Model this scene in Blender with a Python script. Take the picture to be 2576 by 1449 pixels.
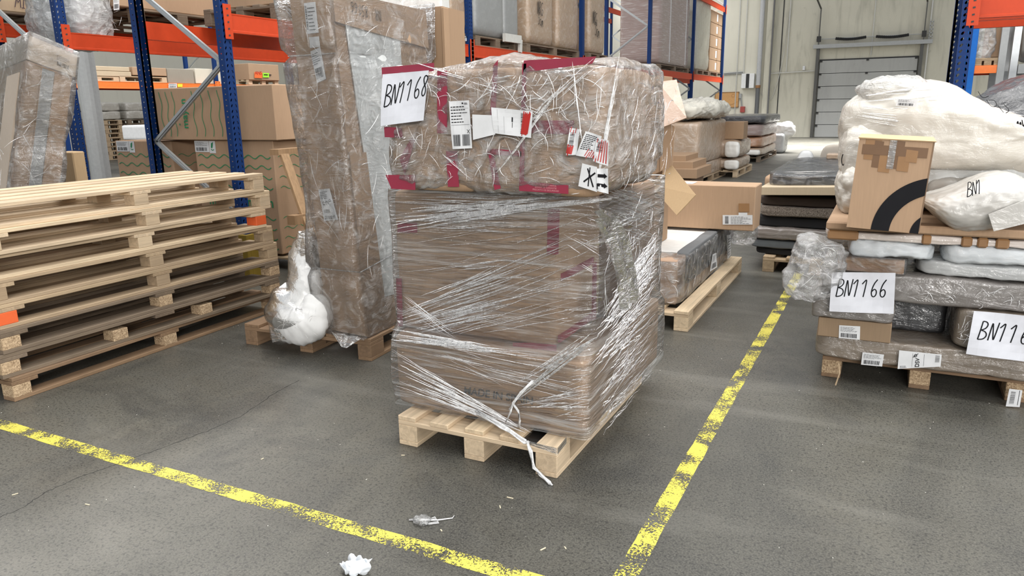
import bpy, bmesh, math, random
from mathutils import Vector, Matrix, noise
random.seed(7)
sc = bpy.context.scene
for o in list(bpy.data.objects): bpy.data.objects.remove(o)
COL = sc.collection
V3 = Vector
# ------------------------------------------------------------------ camera
F, CX, CY, H = 1858.0, 1288.0, 724.5, 1.52          # focal length and centre for the 2576x1449 frame
_A = V3((2250-CX, -(252-CY), -F)).normalized()
_B = V3((-2485-CX, -(335-CY), -F)).normalized()
_X = (-(_B-_A*_A.dot(_B))).normalized()
_Z = _X.cross(_A)
RM = Matrix((_X, _A, _Z))
cam_d = bpy.data.cameras.new('camera'); cam_d.sensor_width = 36; cam_d.lens = F/2576*36
cam_d.clip_start = .05; cam_d.clip_end = 200
cam = bpy.data.objects.new('camera', cam_d); COL.objects.link(cam)
cam.matrix_world = Matrix.Translation((0, 0, H)) @ RM.to_4x4()
sc.camera = cam
# ------------------------------------------------------------------ light
sc.view_settings.view_transform = 'Standard'; sc.view_settings.look = 'None'
sc.view_settings.gamma = 1; sc.view_settings.use_curve_mapping = False
sc.view_settings.exposure = 0.17
sc.cycles.use_denoising = True
sc.cycles.max_bounces = 6; sc.cycles.transparent_max_bounces = 16
sc.cycles.caustics_reflective = False; sc.cycles.caustics_refractive = False
w = bpy.data.worlds.new('hall_ambient'); sc.world = w; w.use_nodes = True
w.node_tree.nodes['Background'].inputs[0].default_value = (.93, .96, 1, 1)
w.node_tree.nodes['Background'].inputs[1].default_value = .60
def area(loc, size, power, target, col=(1, .98, .95)):
    l = bpy.data.lights.new('hall_and_fill_light', 'AREA'); l.shape = 'RECTANGLE'; l.size, l.size_y = size
    l.energy = power; l.color = col
    o = bpy.data.objects.new('hall_and_fill_light', l); COL.objects.link(o); o.location = loc
    d = V3(target)-V3(loc); o.rotation_euler = d.to_track_quat('-Z', 'Y').to_euler()
    return o
area((0.6, 1.0, 8.0), (.45, 16), 560, (0.4, 1.2, 0))           # rooflight strips over the bay
area((-3.6, 6.0, 8.0), (.45, 22), 480, (-3.4, 6, 0))
area((3.6, 10.0, 8.0), (.45, 22), 560, (3.0, 10, 0))
area((-13, 12.0, 8.0), (1.6, 22), 1500, (-13, 12, 0))
o_ = area((-1.0, 28.5, 7.8), (12, 6), 3600, (-1, 28.5, 0)); o_.data.spread = math.radians(80)             # overhead light added to brighten the floor before the dock wall
area((-9.5, 33.0, 6.5), (6, 1.5), 120, (-8, 35, 2))
area((6.0, 3.5, 5.5), (.5, 9), 420, (-1, 3.2, .8), (.97, .99, 1))    # unseen strip light added at right for glints on the film
area((3.5, -5.0, 3.2), (6, .9), 560, (-1.5, 3, .8), (1, .97, .93))  # unseen fill added behind the camera to lift the front faces
# ------------------------------------------------------------------ pixel helpers (frame 2576x1449)
def ray(px, py): return RM @ V3((px-CX, -(py-CY), -F))
C0 = V3((0, 0, H))
def aty(px, py, y): d = ray(px, py); return C0+d*(y/d.y)
def atx(px, py, x): d = ray(px, py); return C0+d*(x/d.x)
def atz(px, py, z=0): d = ray(px, py); return C0+d*((z-H)/d.z)
# ------------------------------------------------------------------ materials
MATS = {}
class NT:
    def __init__(s, name):
        s.m = bpy.data.materials.new(name); s.m.use_nodes = True; s.t = s.m.node_tree; s.n = s.t.nodes
        s.b = s.n['Principled BSDF']; s.out = s.n['Material Output']
    def add(s, t, **k):
        n = s.n.new(t)
        for a, v in k.items():
            if a in n.inputs: n.inputs[a].default_value = v
            else: setattr(n, a, v)
        return n
    def link(s, a, b): s.t.links.new(a, b)
    def coord(s, scale, rot=(0, 0, 0), rnd=False, kind='Object'):
        tc = s.add('ShaderNodeTexCoord'); mp = s.add('ShaderNodeMapping')
        mp.inputs['Scale'].default_value = scale; mp.inputs['Rotation'].default_value = rot
        s.link(tc.outputs[kind], mp.inputs['Vector'])
        if rnd:
            oi = s.add('ShaderNodeObjectInfo'); mu = s.add('ShaderNodeMath', operation='MULTIPLY'); mu.inputs[1].default_value = 37
            s.link(oi.outputs['Random'], mu.inputs[0]); s.link(mu.outputs[0], mp.inputs['Location'])
        return mp.outputs[0]
    def noise(s, vec, scale=1, detail=4, rough=.5, dist=0, typ=None):
        n = s.add('ShaderNodeTexNoise'); n.inputs['Scale'].default_value = scale; n.inputs['Detail'].default_value = detail
        n.inputs['Roughness'].default_value = rough; n.inputs['Distortion'].default_value = dist
        if typ: n.noise_type = typ
        s.link(vec, n.inputs['Vector']); return n.outputs['Fac']
    def ramp(s, fac, stops):
        r = s.add('ShaderNodeValToRGB'); e = r.color_ramp.elements
        while len(e) < len(stops): e.new(.5)
        for i, (p, c) in enumerate(stops):
            e[i].position = p; e[i].color = (c, c, c, 1) if isinstance(c, (int, float)) else (*c, 1)
        s.link(fac, r.inputs[0]); return r.outputs[0]
    def mix(s, fac, a, b, bt='MIX'):
        m = s.add('ShaderNodeMix', data_type='RGBA', blend_type=bt)
        for i, v in ((0, fac), (6, a), (7, b)):
            if hasattr(v, 'links'): s.link(v, m.inputs[i])
            elif i == 0: m.inputs[0].default_value = v
            else: m.inputs[i].default_value = (*v, 1)
        return m.outputs[2]
    def bump(s, h, strength=.3, dist=.01, normal=None):
        b = s.add('ShaderNodeBump'); b.inputs['Strength'].default_value = strength; b.inputs['Distance'].default_value = dist
        s.link(h, b.inputs['Height'])
        if normal: s.link(normal, b.inputs['Normal'])
        return b.outputs[0]
def scl(c, k): return tuple(min(1, v*k) for v in c)
def plain(name, col, rough=.5, metal=0, spec=.5):
    if name in MATS: return MATS[name]
    t = NT(name); t.b.inputs['Base Color'].default_value = (*col, 1); t.b.inputs['Roughness'].default_value = rough
    t.b.inputs['Metallic'].default_value = metal; t.b.inputs['Specular IOR Level'].default_value = spec
    n = t.noise(t.coord((6, 6, 6)), 3, 4); t.link(t.mix(n, scl(col, .86), scl(col, 1.12)), t.b.inputs['Base Color'])
    MATS[name] = t.m; return t.m
def wood(name, col, axis, dirt=.3):
    key = name+axis
    if key in MATS: return MATS[key]
    t = NT(key); s = {'x': (2.2, 45, 45), 'y': (45, 2.2, 45), 'z': (45, 45, 2.5)}[axis]
    v = t.coord(s, rnd=True); g = t.noise(v, 1, 5, .6, .6); g2 = t.noise(t.coord((5, 5, 5), rnd=True), 1.2, 4)
    oi = t.add('ShaderNodeObjectInfo')
    c = t.mix(t.ramp(g, [(.3, 0), (.7, 1)]), scl(col, .74), scl(col, 1.1))
    c = t.mix(t.ramp(g2, [(.45, 0), (.8, dirt)]), c, scl(col, .45))
    tint = t.ramp(oi.outputs['Random'], [(0, (.80, .76, .70)), (.5, (.95, .93, .9)), (1, (1.0, .98, .92))])
    c = t.mix(1.0, c, tint, 'MULTIPLY')
    t.link(c, t.b.inputs['Base Color']); t.b.inputs['Roughness'].default_value = .75
    t.link(t.bump(g, .35, .004), t.b.inputs['Normal']); MATS[key] = t.m; return t.m
def chipboard():
    if 'chip' in MATS: return MATS['chip']
    t = NT('chipboard'); v = t.add('ShaderNodeTexVoronoi'); v.inputs['Scale'].default_value = 140
    t.link(t.coord((1, 1, 1)), v.inputs['Vector'])
    t.link(t.mix(v.outputs['Color'], (.24, .155, .085), (.62, .46, .29)), t.b.inputs['Base Color'])
    t.link(t.bump(v.outputs['Distance'], .5, .004), t.b.inputs['Normal']); t.b.inputs['Roughness'].default_value = .85
    MATS['chip'] = t.m; return t.m
def card(name, col, rough=.8):
    if name in MATS: return MATS[name]
    t = NT(name); g = t.noise(t.coord((90, 90, 7), rnd=True), 1.5, 3); b = t.noise(t.coord((2, 2, 2), rnd=True), 1.3, 4)
    c = t.mix(g, scl(col, .88), scl(col, 1.1)); c = t.mix(t.ramp(b, [(.4, 0), (.75, .35)]), c, scl(col, .8))
    t.link(c, t.b.inputs['Base Color']); t.b.inputs['Roughness'].default_value = rough
    t.link(t.bump(b, .15, .02), t.b.inputs['Normal']); MATS[name] = t.m; return t.m
def crinkle(t, kind, sc_=1.0):
    """height fields of crumpled or tightly stretched plastic"""
    if kind == 'tight':      # fine parallel tension lines running almost level round the load
        v = t.coord((3*sc_, 3*sc_, 55*sc_), (0, .22, 0)); h = t.noise(v, 1, 4, .55, .5)
        v2 = t.coord((2*sc_, 2*sc_, 30*sc_), (0, -.5, 0)); h2 = t.noise(v2, 1, 3, .5, .8)
    else:
        v = t.coord((5*sc_, 5*sc_, 5*sc_), (.4, .5, .2)); h = t.noise(v, 1.4, 5, .58, 1.6, 'RIDGED_MULTIFRACTAL') if False else t.noise(v, 1.4, 5, .6, 1.8)
        v2 = t.coord((3*sc_, 3*sc_, 12*sc_), (.3, .7, 0)); h2 = t.noise(v2, 1.0, 4, .6, 1.2)
    m = t.add('ShaderNodeMath', operation='ADD'); t.link(h, m.inputs[0]); t.link(h2, m.inputs[1]); return m.outputs[0], h, h2
def film(name, kind='loose', white=.12, white_hi=.5, bump=.8, tint=(.92, .93, .92), rough=.13, scale=1.0, lo=.5, hi=.72):
    """see-through plastic film: clear where flat, milky where it gathers, glossy everywhere"""
    if name in MATS: return MATS[name]
    t = NT(name); t.n.remove(t.b)
    hh, h1, h2 = crinkle(t, kind, scale); nb = t.bump(hh, bump, .03/scale)
    tr = t.add('ShaderNodeBsdfTransparent'); tr.inputs[0].default_value = (1, 1, 1, 1)
    df = t.add('ShaderNodeBsdfDiffuse'); df.inputs[0].default_value = (*tint, 1); t.link(nb, df.inputs['Normal'])
    tl = t.add('ShaderNodeBsdfTranslucent'); tl.inputs[0].default_value = (*tint, 1)
    dm = t.add('ShaderNodeMixShader'); dm.inputs[0].default_value = .15; t.link(df.outputs[0], dm.inputs[1]); t.link(tl.outputs[0], dm.inputs[2])
    gl = t.add('ShaderNodeBsdfGlossy'); gl.inputs['Roughness'].default_value = rough; t.link(nb, gl.inputs['Normal'])
    fr = t.add('ShaderNodeFresnel'); fr.inputs[0].default_value = 1.5; t.link(nb, fr.inputs['Normal'])
    wf = t.ramp(h2 if kind == 'tight' else h1, [(lo, white), (hi, white_hi)])
    m1 = t.add('ShaderNodeMixShader'); t.link(wf, m1.inputs[0]); t.link(tr.outputs[0], m1.inputs[1]); t.link(dm.outputs[0], m1.inputs[2])
    k = t.add('ShaderNodeMath', operation='MULTIPLY_ADD'); k.inputs[1].default_value = .8; k.inputs[2].default_value = .045; k.use_clamp = True; t.link(fr.outputs[0], k.inputs[0])
    m2 = t.add('ShaderNodeMixShader'); t.link(k.outputs[0], m2.inputs[0]); t.link(m1.outputs[0], m2.inputs[1]); t.link(gl.outputs[0], m2.inputs[2])
    t.link(m2.outputs[0], t.out.inputs[0]); MATS[name] = t.m; return t.m
def wrapped(name, col, kind='loose', bump=.7, rough=.16, milky=.25, scale=1.0):
    """opaque goods tightly covered by clear film: coloured body under a crumpled glossy coat"""
    if name in MATS: return MATS[name]
    t = NT(name); hh, h1, h2 = crinkle(t, kind, scale)
    c = t.mix(t.ramp(h1, [(.5, 0), (.78, milky)]), col, (.8, .79, .77))
    t.link(c, t.b.inputs['Base Color']); t.b.inputs['Roughness'].default_value = .6
    t.b.inputs['Coat Weight'].default_value = 1; t.b.inputs['Coat Roughness'].default_value = rough; t.b.inputs['Coat IOR'].default_value = 1.7
    t.link(t.bump(hh, bump, .03/scale), t.b.inputs['Coat Normal']); MATS[name] = t.m; return t.m

OR = plain('orange_paint', (.50, .052, .014), .5, 0, .25)
BL = plain('blue_paint', (.006, .030, .125), .55, 0, .2)
BLD = plain('bright_blue_paint', (.012, .13, .48), .6, 0, .2)
GV = plain('galvanised', (.42, .44, .45), .38, .75)
GVP = plain('grey_steel_paint', (.33, .34, .34), .5, .3)
WP = plain('white_paper', (.66, .67, .68), .7)
INK = plain('black_ink', (.012, .012, .014), .8, 0, .15)
RINK = plain('red_ink', (.42, .02, .015), .5)
GRN = plain('green_ink', (.02, .22, .09), .6)
RTAPE = plain('crimson_tape', (.26, .024, .05), .35)
RTXT = plain('pale_tape_print', (.50, .20, .22), .5)
BTAPE = plain('brown_tape', (.30, .165, .075), .25)
BTAPE2 = plain('dark_brown_tape', (.17, .095, .05), .25)
CB = card('cardboard', (.41, .272, .17))
CBL = card('light_cardboard', (.56, .39, .22))
CBP = card('pale_cardboard', (.52, .42, .29))
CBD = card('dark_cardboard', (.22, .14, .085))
CBK = card('kraft_cardboard', (.345, .225, .135))
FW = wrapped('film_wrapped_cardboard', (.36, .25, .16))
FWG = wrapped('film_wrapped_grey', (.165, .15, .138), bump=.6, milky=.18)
FWG2 = wrapped('film_wrapped_pale_grey', (.42, .43, .43), bump=.6)
FWW = wrapped('film_wrapped_white', (.74, .73, .69), bump=.5, milky=.1)
FWB = wrapped('film_wrapped_black', (.018, .019, .022), bump=.5, milky=.04)
FWD = wrapped('film_wrapped_dark_grey', (.07, .075, .08), bump=.35, milky=.3)
FWP = wrapped('film_wrapped_taupe', (.30, .215, .19), 'tight', .8, .18, .5)
BUB = wrapped('bubble_wrapped', (.62, .66, .69), 'loose', 1.0, .12, .3, 2.2)
BLACK = plain('black_cloth', (.012, .012, .013), .9)
# ------------------------------------------------------------------ mesh helpers
def wloc(o):
    v = V3((0, 0, 0))
    while o: v += o.location; o = o.parent
    return v
def tag(o, label=None, cat=None, group=None, kind=None):
    for k, v in (('label', label), ('category', cat), ('group', group), ('kind', kind)):
        if v: o[k] = v
    return o
def thing(name, label, cat, loc, group=None):
    o = bpy.data.objects.new(name, None); COL.objects.link(o); o.location = loc; o.empty_display_size = .1
    return tag(o, label, cat, group)
def mk(name, Vs, Fs, mats, parent=None, midx=None, smooth=False):
    """mesh from world coordinates; origin at its base (top level) or at the parent's origin"""
    Vs = [V3(v) for v in Vs]
    if parent: org = wloc(parent)
    else:
        org = V3((sum(v.x for v in Vs)/len(Vs), sum(v.y for v in Vs)/len(Vs), min(v.z for v in Vs)))
    me = bpy.data.meshes.new(name); me.from_pydata([v-org for v in Vs], [], Fs)
    for m in (mats if isinstance(mats, (list, tuple)) else [mats]): me.materials.append(m)
    if midx: me.polygons.foreach_set('material_index', midx)
    if smooth: me.polygons.foreach_set('use_smooth', [True]*len(me.polygons))
    me.update()
    o = bpy.data.objects.new(name, me); COL.objects.link(o)
    if parent: o.parent = parent
    else: o.location = org
    return o
class MB:
    def __init__(s): s.V, s.F, s.I = [], [], []
    def face(s, pts, i=0):
        n = len(s.V); s.V += [V3(p) for p in pts]; s.F.append(tuple(range(n, n+len(pts)))); s.I.append(i)
    def hexa(s, p, i=0):
        """8 corners: bottom ring 0-3 (counter-clockwise from above), top ring 4-7"""
        n = len(s.V); s.V += [V3(q) for q in p]
        for f in ((3, 2, 1, 0), (4, 5, 6, 7), (0, 1, 5, 4), (1, 2, 6, 5), (2, 3, 7, 6), (3, 0, 4, 7)):
            s.F.append(tuple(n+k for k in f)); s.I.append(i)
    def box(s, x0, x1, y0, y1, z0, z1, i=0):
        s.hexa([(x0, y0, z0), (x1, y0, z0), (x1, y1, z0), (x0, y1, z0), (x0, y0, z1), (x1, y0, z1), (x1, y1, z1), (x0, y1, z1)], i)
    def bar(s, a, b, w, h=None, up=(0, 0, 1), i=0):
        a, b = V3(a), V3(b); h = h or w; d = (b-a).normalized(); u = V3(up); r = d.cross(u)
        if r.length < 1e-4: r = d.cross(V3((1, 0, 0)))
        r.normalize(); u = r.cross(d); r *= w/2; u *= h/2
        s.hexa([a-r-u, a+r-u, b+r-u, b-r-u, a-r+u, a+r+u, b+r+u, b-r+u], i)
    def tube(s, pts, r, n=8, i=0):
        pts = [V3(p) for p in pts]; rings = []
        for k, p in enumerate(pts):
            d = (pts[min(k+1, len(pts)-1)]-pts[max(k-1, 0)]).normalized()
            a = d.cross(V3((0, 0, 1)));
            if a.length < .05: a = d.cross(V3((1, 0, 0)))
            a.normalize(); b = d.cross(a); rr = r[k] if isinstance(r, (list, tuple)) else r
            base = len(s.V)
            for j in range(n): t = 2*math.pi*j/n; s.V.append(p+a*(rr*math.cos(t))+b*(rr*math.sin(t)))
            rings.append(base)
        for a0, b0 in zip(rings, rings[1:]):
            for j in range(n): s.F.append((a0+j, a0+(j+1) % n, b0+(j+1) % n, b0+j)); s.I.append(i)
        s.F.append(tuple(rings[0]+j for j in range(n))[::-1]); s.I.append(i)
        s.F.append(tuple(rings[-1]+j for j in range(n))); s.I.append(i)
    def build(s, name, mats, parent=None, smooth=False): return mk(name, s.V, s.F, mats, parent, s.I, smooth)
_bc = {}
def bevbox(sx, sy, sz, bev):
    k = (round(sx, 4), round(sy, 4), round(sz, 4), bev)
    if k not in _bc:
        bm = bmesh.new(); bmesh.ops.create_cube(bm, size=1); bmesh.ops.scale(bm, vec=(sx, sy, sz), verts=bm.verts)
        if bev: bmesh.ops.bevel(bm, geom=list(bm.edges), offset=bev, segments=2 if bev > .01 else 1, affect='EDGES', profile=.6)
        bm.verts.ensure_lookup_table()
        _bc[k] = ([v.co.copy() for v in bm.verts], [tuple(v.index for v in f.verts) for f in bm.faces]); bm.free()
    return _bc[k]
def bx(name, x0, x1, y0, y1, z0, z1, mat, parent=None, bev=.003, rot=None, dent=0):
    sx, sy, sz = x1-x0, y1-y0, z1-z0; V, F_ = bevbox(sx, sy, sz, min(bev, min(sx, sy, sz)*.3)); c = V3(((x0+x1)/2, (y0+y1)/2, (z0+z1)/2))
    R = Matrix.Rotation(rot[0], 3, 'X') @ Matrix.Rotation(rot[1], 3, 'Y') @ Matrix.Rotation(rot[2], 3, 'Z') if rot else None
    return mk(name, [(R @ v if R else v)+c for v in V], F_, mat, parent)
def blob(name, c, h, mat, parent=None, k=8, n=22, amp=.02, freq=3, rot=None, fn=None, seed=0, fine=0):
    """soft package: superellipsoid with creased noise"""
    V, F_, key = [], [], {}
    def vid(p):
        q = tuple(round(a, 5) for a in p)
        if q in key: return key[q]
        r = (abs(p[0])**k+abs(p[1])**k+abs(p[2])**k)**(1/k); key[q] = len(V); V.append(V3(p)/r); return key[q]
    for ax in range(3):
        for sg in (-1, 1):
            for i in range(n):
                for j in range(n):
                    qs = []
                    for a, b in ((0, 0), (1, 0), (1, 1), (0, 1)):
                        u, v = -1+2*(i+a)/n, -1+2*(j+b)/n; p = [0, 0, 0]; p[ax] = sg; p[(ax+1) % 3] = u; p[(ax+2) % 3] = v; qs.append(vid(p))
                    F_.append(qs if sg > 0 else qs[::-1])
    c, h = V3(c), V3(h); out = []; R = Matrix.Rotation(rot, 3, 'Z') if isinstance(rot, (int, float)) else (rot if rot else None)
    for v in V:
        p = V3((v.x*h.x, v.y*h.y, v.z*h.z)); nv = V3((v.x/h.x, v.y/h.y, v.z/h.z)).normalized()
        s = noise.noise(p*freq+V3((seed*7.3, seed, 0))); s2 = 1-2*abs(noise.noise(p*freq*2.3+V3((0, seed*5.1, seed))))
        f2 = noise.noise(p*freq*7+V3((seed, 3, 1))) if fine else 0
        p = p+nv*(amp*s+amp*.5*s2+fine*f2)
        if fn: p = fn(p, v)
        if R: p = R @ p
        out.append(c+p)
    return mk(name, out, F_, mat, parent, smooth=True)
def loft(name, secs, mat, parent=None, n=40, amp=.01, freq=5, nz=6, cap=True, seed=0):
    """closed skin through rounded-rectangle sections (z, x0, x1, y0, y1, r)"""
    def ring(s):
        z, x0, x1, y0, y1, r = s; pts = []
        q = n//4
        for (cx, cy, a0) in ((x1-r, y0+r, -90), (x1-r, y1-r, 0), (x0+r, y1-r, 90), (x0+r, y0+r, 180)):
            for i in range(5): a = math.radians(a0+90*i/4); pts.append(V3((cx+r*math.cos(a), cy+r*math.sin(a), z)))
        full = []
        for i, p in enumerate(pts):      # subdivide the straight sides
            full.append(p); nx = pts[(i+1) % len(pts)]
            if i % 5 == 4:
                for t in range(1, q): full.append(p.lerp(nx, t/q))
        return full
    rings = []
    for a, b in zip(secs, secs[1:]):
        for i in range(nz): t = i/nz; rings.append(ring([a[k]*(1-t)+b[k]*t for k in range(6)]))
    rings.append(ring(secs[-1])); m = len(rings[0]); V = []; Fs = []
    for r in rings:
        cc = sum(r, V3())/m
        for p in r:
            d = (p-cc); d.z = 0; d.normalize(); V.append(p+d*amp*(noise.noise(p*freq+V3((seed, 0, 0)))+.7*(1-2*abs(noise.noise(p*freq*2.1)))))
    for a in range(len(rings)-1):
        for j in range(m): Fs.append((a*m+j, a*m+(j+1) % m, (a+1)*m+(j+1) % m, (a+1)*m+j))
    if cap: Fs.append(tuple(range(len(V)-m, len(V))))
    return mk(name, V, Fs, mat, parent, smooth=True)
# ------------------------------------------------------------------ writing, stickers
GL = {
 'B': [[(.1, 0), (.16, .5), (.2, 1)], [(.2, 1), (.5, .98), (.62, .82), (.5, .62), (.2, .52)], [(.2, .52), (.55, .45), (.68, .25), (.5, .04), (.1, 0)]],
 'N': [[(.08, 0), (.16, .95), (.22, .9), (.42, .05), (.48, .08), (.62, 1)]], 'M': [[(0, 0), (.12, 1), (.32, .35), (.55, 1), (.66, 0)]],
 '1': [[(.0, .72), (.2, .9), (.34, 1), (.3, .6), (.2, 0)]], 'i': [[(.3, 1), (.3, 0)]],
 '6': [[(.5, 1), (.25, .75), (.1, .35), (.15, .08), (.35, 0), (.52, .15), (.5, .38), (.32, .47), (.12, .3)]],
 '8': [[(.5, .9), (.3, 1), (.15, .85), (.25, .62), (.45, .4), (.48, .15), (.3, 0), (.12, .15), (.2, .42), (.42, .62), (.52, .85), (.45, .95)]],
 '9': [[(.5, .85), (.3, 1), (.12, .8), (.25, .58), (.48, .72), (.5, .9), (.45, .4), (.3, 0)]],
 '5': [[(.55, 1), (.2, 1), (.16, .58), (.4, .6), (.52, .35), (.38, .05), (.1, .02)]], 'S': [[(.55, .9), (.3, 1), (.12, .8), (.4, .5), (.48, .2), (.3, 0), (.08, .08)]],
 '0': [[(.3, 1), (.12, .7), (.12, .25), (.3, 0), (.5, .25), (.5, .75), (.3, 1)]], '2': [[(.1, .8), (.3, 1), (.5, .8), (.4, .5), (.1, 0), (.6, .02)]],
 '/': [[(.15, -.1), (.45, 1.1)]], 'I': [[(.1, 1), (.5, 1)], [(.3, 1), (.3, 0)], [(.1, 0), (.5, 0)]], 'X': [[(.05, 1), (.6, 0)], [(.6, 1), (.05, 0)]],
 'R': [[(.12, 0), (.18, 1), (.5, .9), (.45, .6), (.2, .5), (.6, 0)]], 'G': [[(.6, .85), (.35, 1), (.1, .6), (.15, .15), (.4, 0), (.6, .2), (.6, .45), (.4, .45)]],
 '3': [[(.1, .95), (.5, .95), (.28, .58), (.5, .42), (.45, .1), (.2, 0), (.06, .12)]], 'c': [[(.45, .5), (.25, .6), (.1, .35), (.2, .05), (.45, .05)]], 'm': [[(.05, 0), (.1, .55), (.3, .5), (.3, .05), (.35, .5), (.55, .5), (.58, 0)]],
 '.': [[(.2, 0), (.26, .04)]], ' ': [], 'O': [[(.3, .9), (.1, .5), (.3, .05), (.55, .4), (.45, .85), (.3, .9)]], 'P': [[(.12, 0), (.16, 1), (.5, .95), (.5, .6), (.16, .5)]],
 '-': [[(.1, .45), (.5, .45)]]}
def hand(txt, u, v, h, mi=1, adv=.74, slant=.12, rise=0, wd=.05, narrow=1.0):
    """handwriting as stroke items"""
    it = []
    for ch in txt:
        for st in GL.get(ch, []):
            it.append(('s', [(u+(p[0]+slant*p[1])*h*narrow, v+p[1]*h) for p in st], wd*h, mi))
        u += adv*h*narrow; v += rise*h
    return it
_tx = {}
def fontmesh(t):
    if t not in _tx:
        cu = bpy.data.curves.new('t', 'FONT'); cu.body = t; cu.size = 1; cu.offset = .018; ob = bpy.data.objects.new('t', cu); COL.objects.link(ob)
        dg = bpy.context.evaluated_depsgraph_get(); me = bpy.data.meshes.new_from_object(ob.evaluated_get(dg))
        _tx[t] = ([v.co.copy() for v in me.vertices], [tuple(p.vertices) for p in me.polygons])
        bpy.data.objects.remove(ob); bpy.data.curves.remove(cu); bpy.data.meshes.remove(me)
    return _tx[t]
def smoothline(p, it=2):
    for _ in range(it):
        if len(p) < 3: return p
        q = [p[0]]
        for a, b in zip(p, p[1:]):
            q.append((a[0]*.75+b[0]*.25, a[1]*.75+b[1]*.25)); q.append((a[0]*.25+b[0]*.75, a[1]*.25+b[1]*.75))
        q.append(p[-1]); p = q
    return p
def decal(name, parent, tl, tr, br, bl, items, mats, base=True, off=.0012, curl=0, label=None):
    """flat print on the quad tl,tr,br,bl; items are in metres from its lower left corner"""
    tl, tr, br, bl = map(V3, (tl, tr, br, bl)); W = ((tr-tl).length+(br-bl).length)/2; Hh = ((tl-bl).length+(tr-br).length)/2
    N = (br-bl).cross(tl-bl).normalized(); b = MB()
    def P(u, v, o=0):
        a, c = u/W, v/Hh; return bl*(1-a)*(1-c)+br*a*(1-c)+tr*a*c+tl*(1-a)*c+N*(o+curl*math.sin(a*5+c*3))
    if base:
        nn = 6 if curl else 1
        for i in range(nn):
            for j in range(nn):
                b.face([P(W*i/nn, Hh*j/nn, off), P(W*(i+1)/nn, Hh*j/nn, off), P(W*(i+1)/nn, Hh*(j+1)/nn, off), P(W*i/nn, Hh*(j+1)/nn, off)], 0)
                b.face([P(W*i/nn, Hh*j/nn), P(W*i/nn, Hh*(j+1)/nn), P(W*(i+1)/nn, Hh*(j+1)/nn), P(W*(i+1)/nn, Hh*j/nn)], 0)
        for u0, v0, u1, v1 in ((0, 0, W, 0), (W, 0, W, Hh), (W, Hh, 0, Hh), (0, Hh, 0, 0)): b.face([P(u0, v0), P(u1, v1), P(u1, v1, off), P(u0, v0, off)], 0)
    o2 = off*1.6+.0004; lay = 0
    for it in items:
        lay += 1; oo = o2+min(lay, 40)*.00002
        if it[0] == 'r':
            _, u0, v0, u1, v1, mi = it; b.face([P(u0, v0, oo), P(u1, v0, oo), P(u1, v1, oo), P(u0, v1, oo)], mi)
        elif it[0] == 'p': b.face([P(u, v, oo) for u, v in it[1]], it[2])
        elif it[0] == 's':
            p = smoothline(it[1]); wd = it[2]/2
            L = []
            for i, q in enumerate(p):
                a, c = p[max(i-1, 0)], p[min(i+1, len(p)-1)]; dx, dy = c[0]-a[0], c[1]-a[1]; l = math.hypot(dx, dy) or 1
                L.append(((q[0]-dy/l*wd, q[1]+dx/l*wd), (q[0]+dy/l*wd, q[1]-dx/l*wd)))
            for (a, a2), (c, c2) in zip(L, L[1:]): b.face([P(*a2, oo), P(*c2, oo), P(*c, oo), P(*a, oo)], it[3])
        elif it[0] == 't':
            _, s, u, v, h, mi, ang = it; vs, fs = fontmesh(s); ca, sa = math.cos(ang), math.sin(ang); n0 = len(b.V)
            for q in vs: x, y = q.x*h*1.35, q.y*h*1.35; b.V.append(P(u+x*ca-y*sa, v+x*sa+y*ca, oo))
            for f in fs: b.F.append(tuple(n0+k for k in f)); b.I.append(mi)
    o = b.build(name, mats, parent)
    if label: o['label'] = label
    return o
def bars(u0, v0, u1, v1, mi=1, vert=True, seed=1):
    r = random.Random(seed); it = []; L = (u1-u0) if vert else (v1-v0); x = 0
    while x < L:
        w_ = L*r.choice((.012, .02, .035)); g = L*r.choice((.015, .025, .035))
        it.append(('r', u0+x, v0, min(u0+x+w_, u1), v1, mi) if vert else ('r', u0, v0+x, u1, min(v0+x+w_, v1), mi)); x += w_+g
    return it
def lines(u0, v0, u1, v1, n, mi=1, seed=1, th=.35):
    r = random.Random(seed); it = []; st = (v1-v0)/n
    for i in range(n):
        y = v0+i*st; x = u0
        end = u0+(u1-u0)*r.uniform(.5, 1)
        while x < end: w_ = (u1-u0)*r.uniform(.05, .16); it.append(('r', x, y, min(x+w_, u1), y+st*th, mi)); x += w_+(u1-u0)*.03
    return it
PM = [WP, INK, RINK, GRN]
def label_items(W, Hh, seed=1, style=0):
    it = lines(W*.07, Hh*.55, W*.9, Hh*.93, 6, seed=seed, th=.3)
    if style == 0: it += bars(W*.1, Hh*.1, W*.85, Hh*.42, seed=seed)
    elif style == 1: it += bars(W*.1, Hh*.06, W*.45, Hh*.3, seed=seed)+bars(W*.55, Hh*.06, W*.93, Hh*.3, seed=seed+3)+[('r', W*.05, Hh*.5, W*.95, Hh*.505, 1)]
    elif style == 2: it = bars(W*.08, Hh*.12, W*.2, Hh*.9, vert=False, seed=seed)+lines(W*.28, Hh*.1, W*.94, Hh*.92, 7, seed=seed, th=.25)
    return it
def sticker(parent, tl, tr, br, bl, seed=1, style=0, name='shipping_label', extra=None, curl=0, label=None, off=.0012):
    W = ((V3(tr)-V3(tl)).length+(V3(br)-V3(bl)).length)/2; Hh = ((V3(tl)-V3(bl)).length+(V3(tr)-V3(br)).length)/2
    return decal(name, parent, tl, tr, br, bl, (label_items(W, Hh, seed, style) if style is not None else [])+(extra(W, Hh) if extra else []), PM, curl=curl, label=label, off=off)
def py(y, *pts): return [aty(a, b, y) for a, b in pts]
def px_(x, *pts): return [atx(a, b, x) for a, b in pts]
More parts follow.
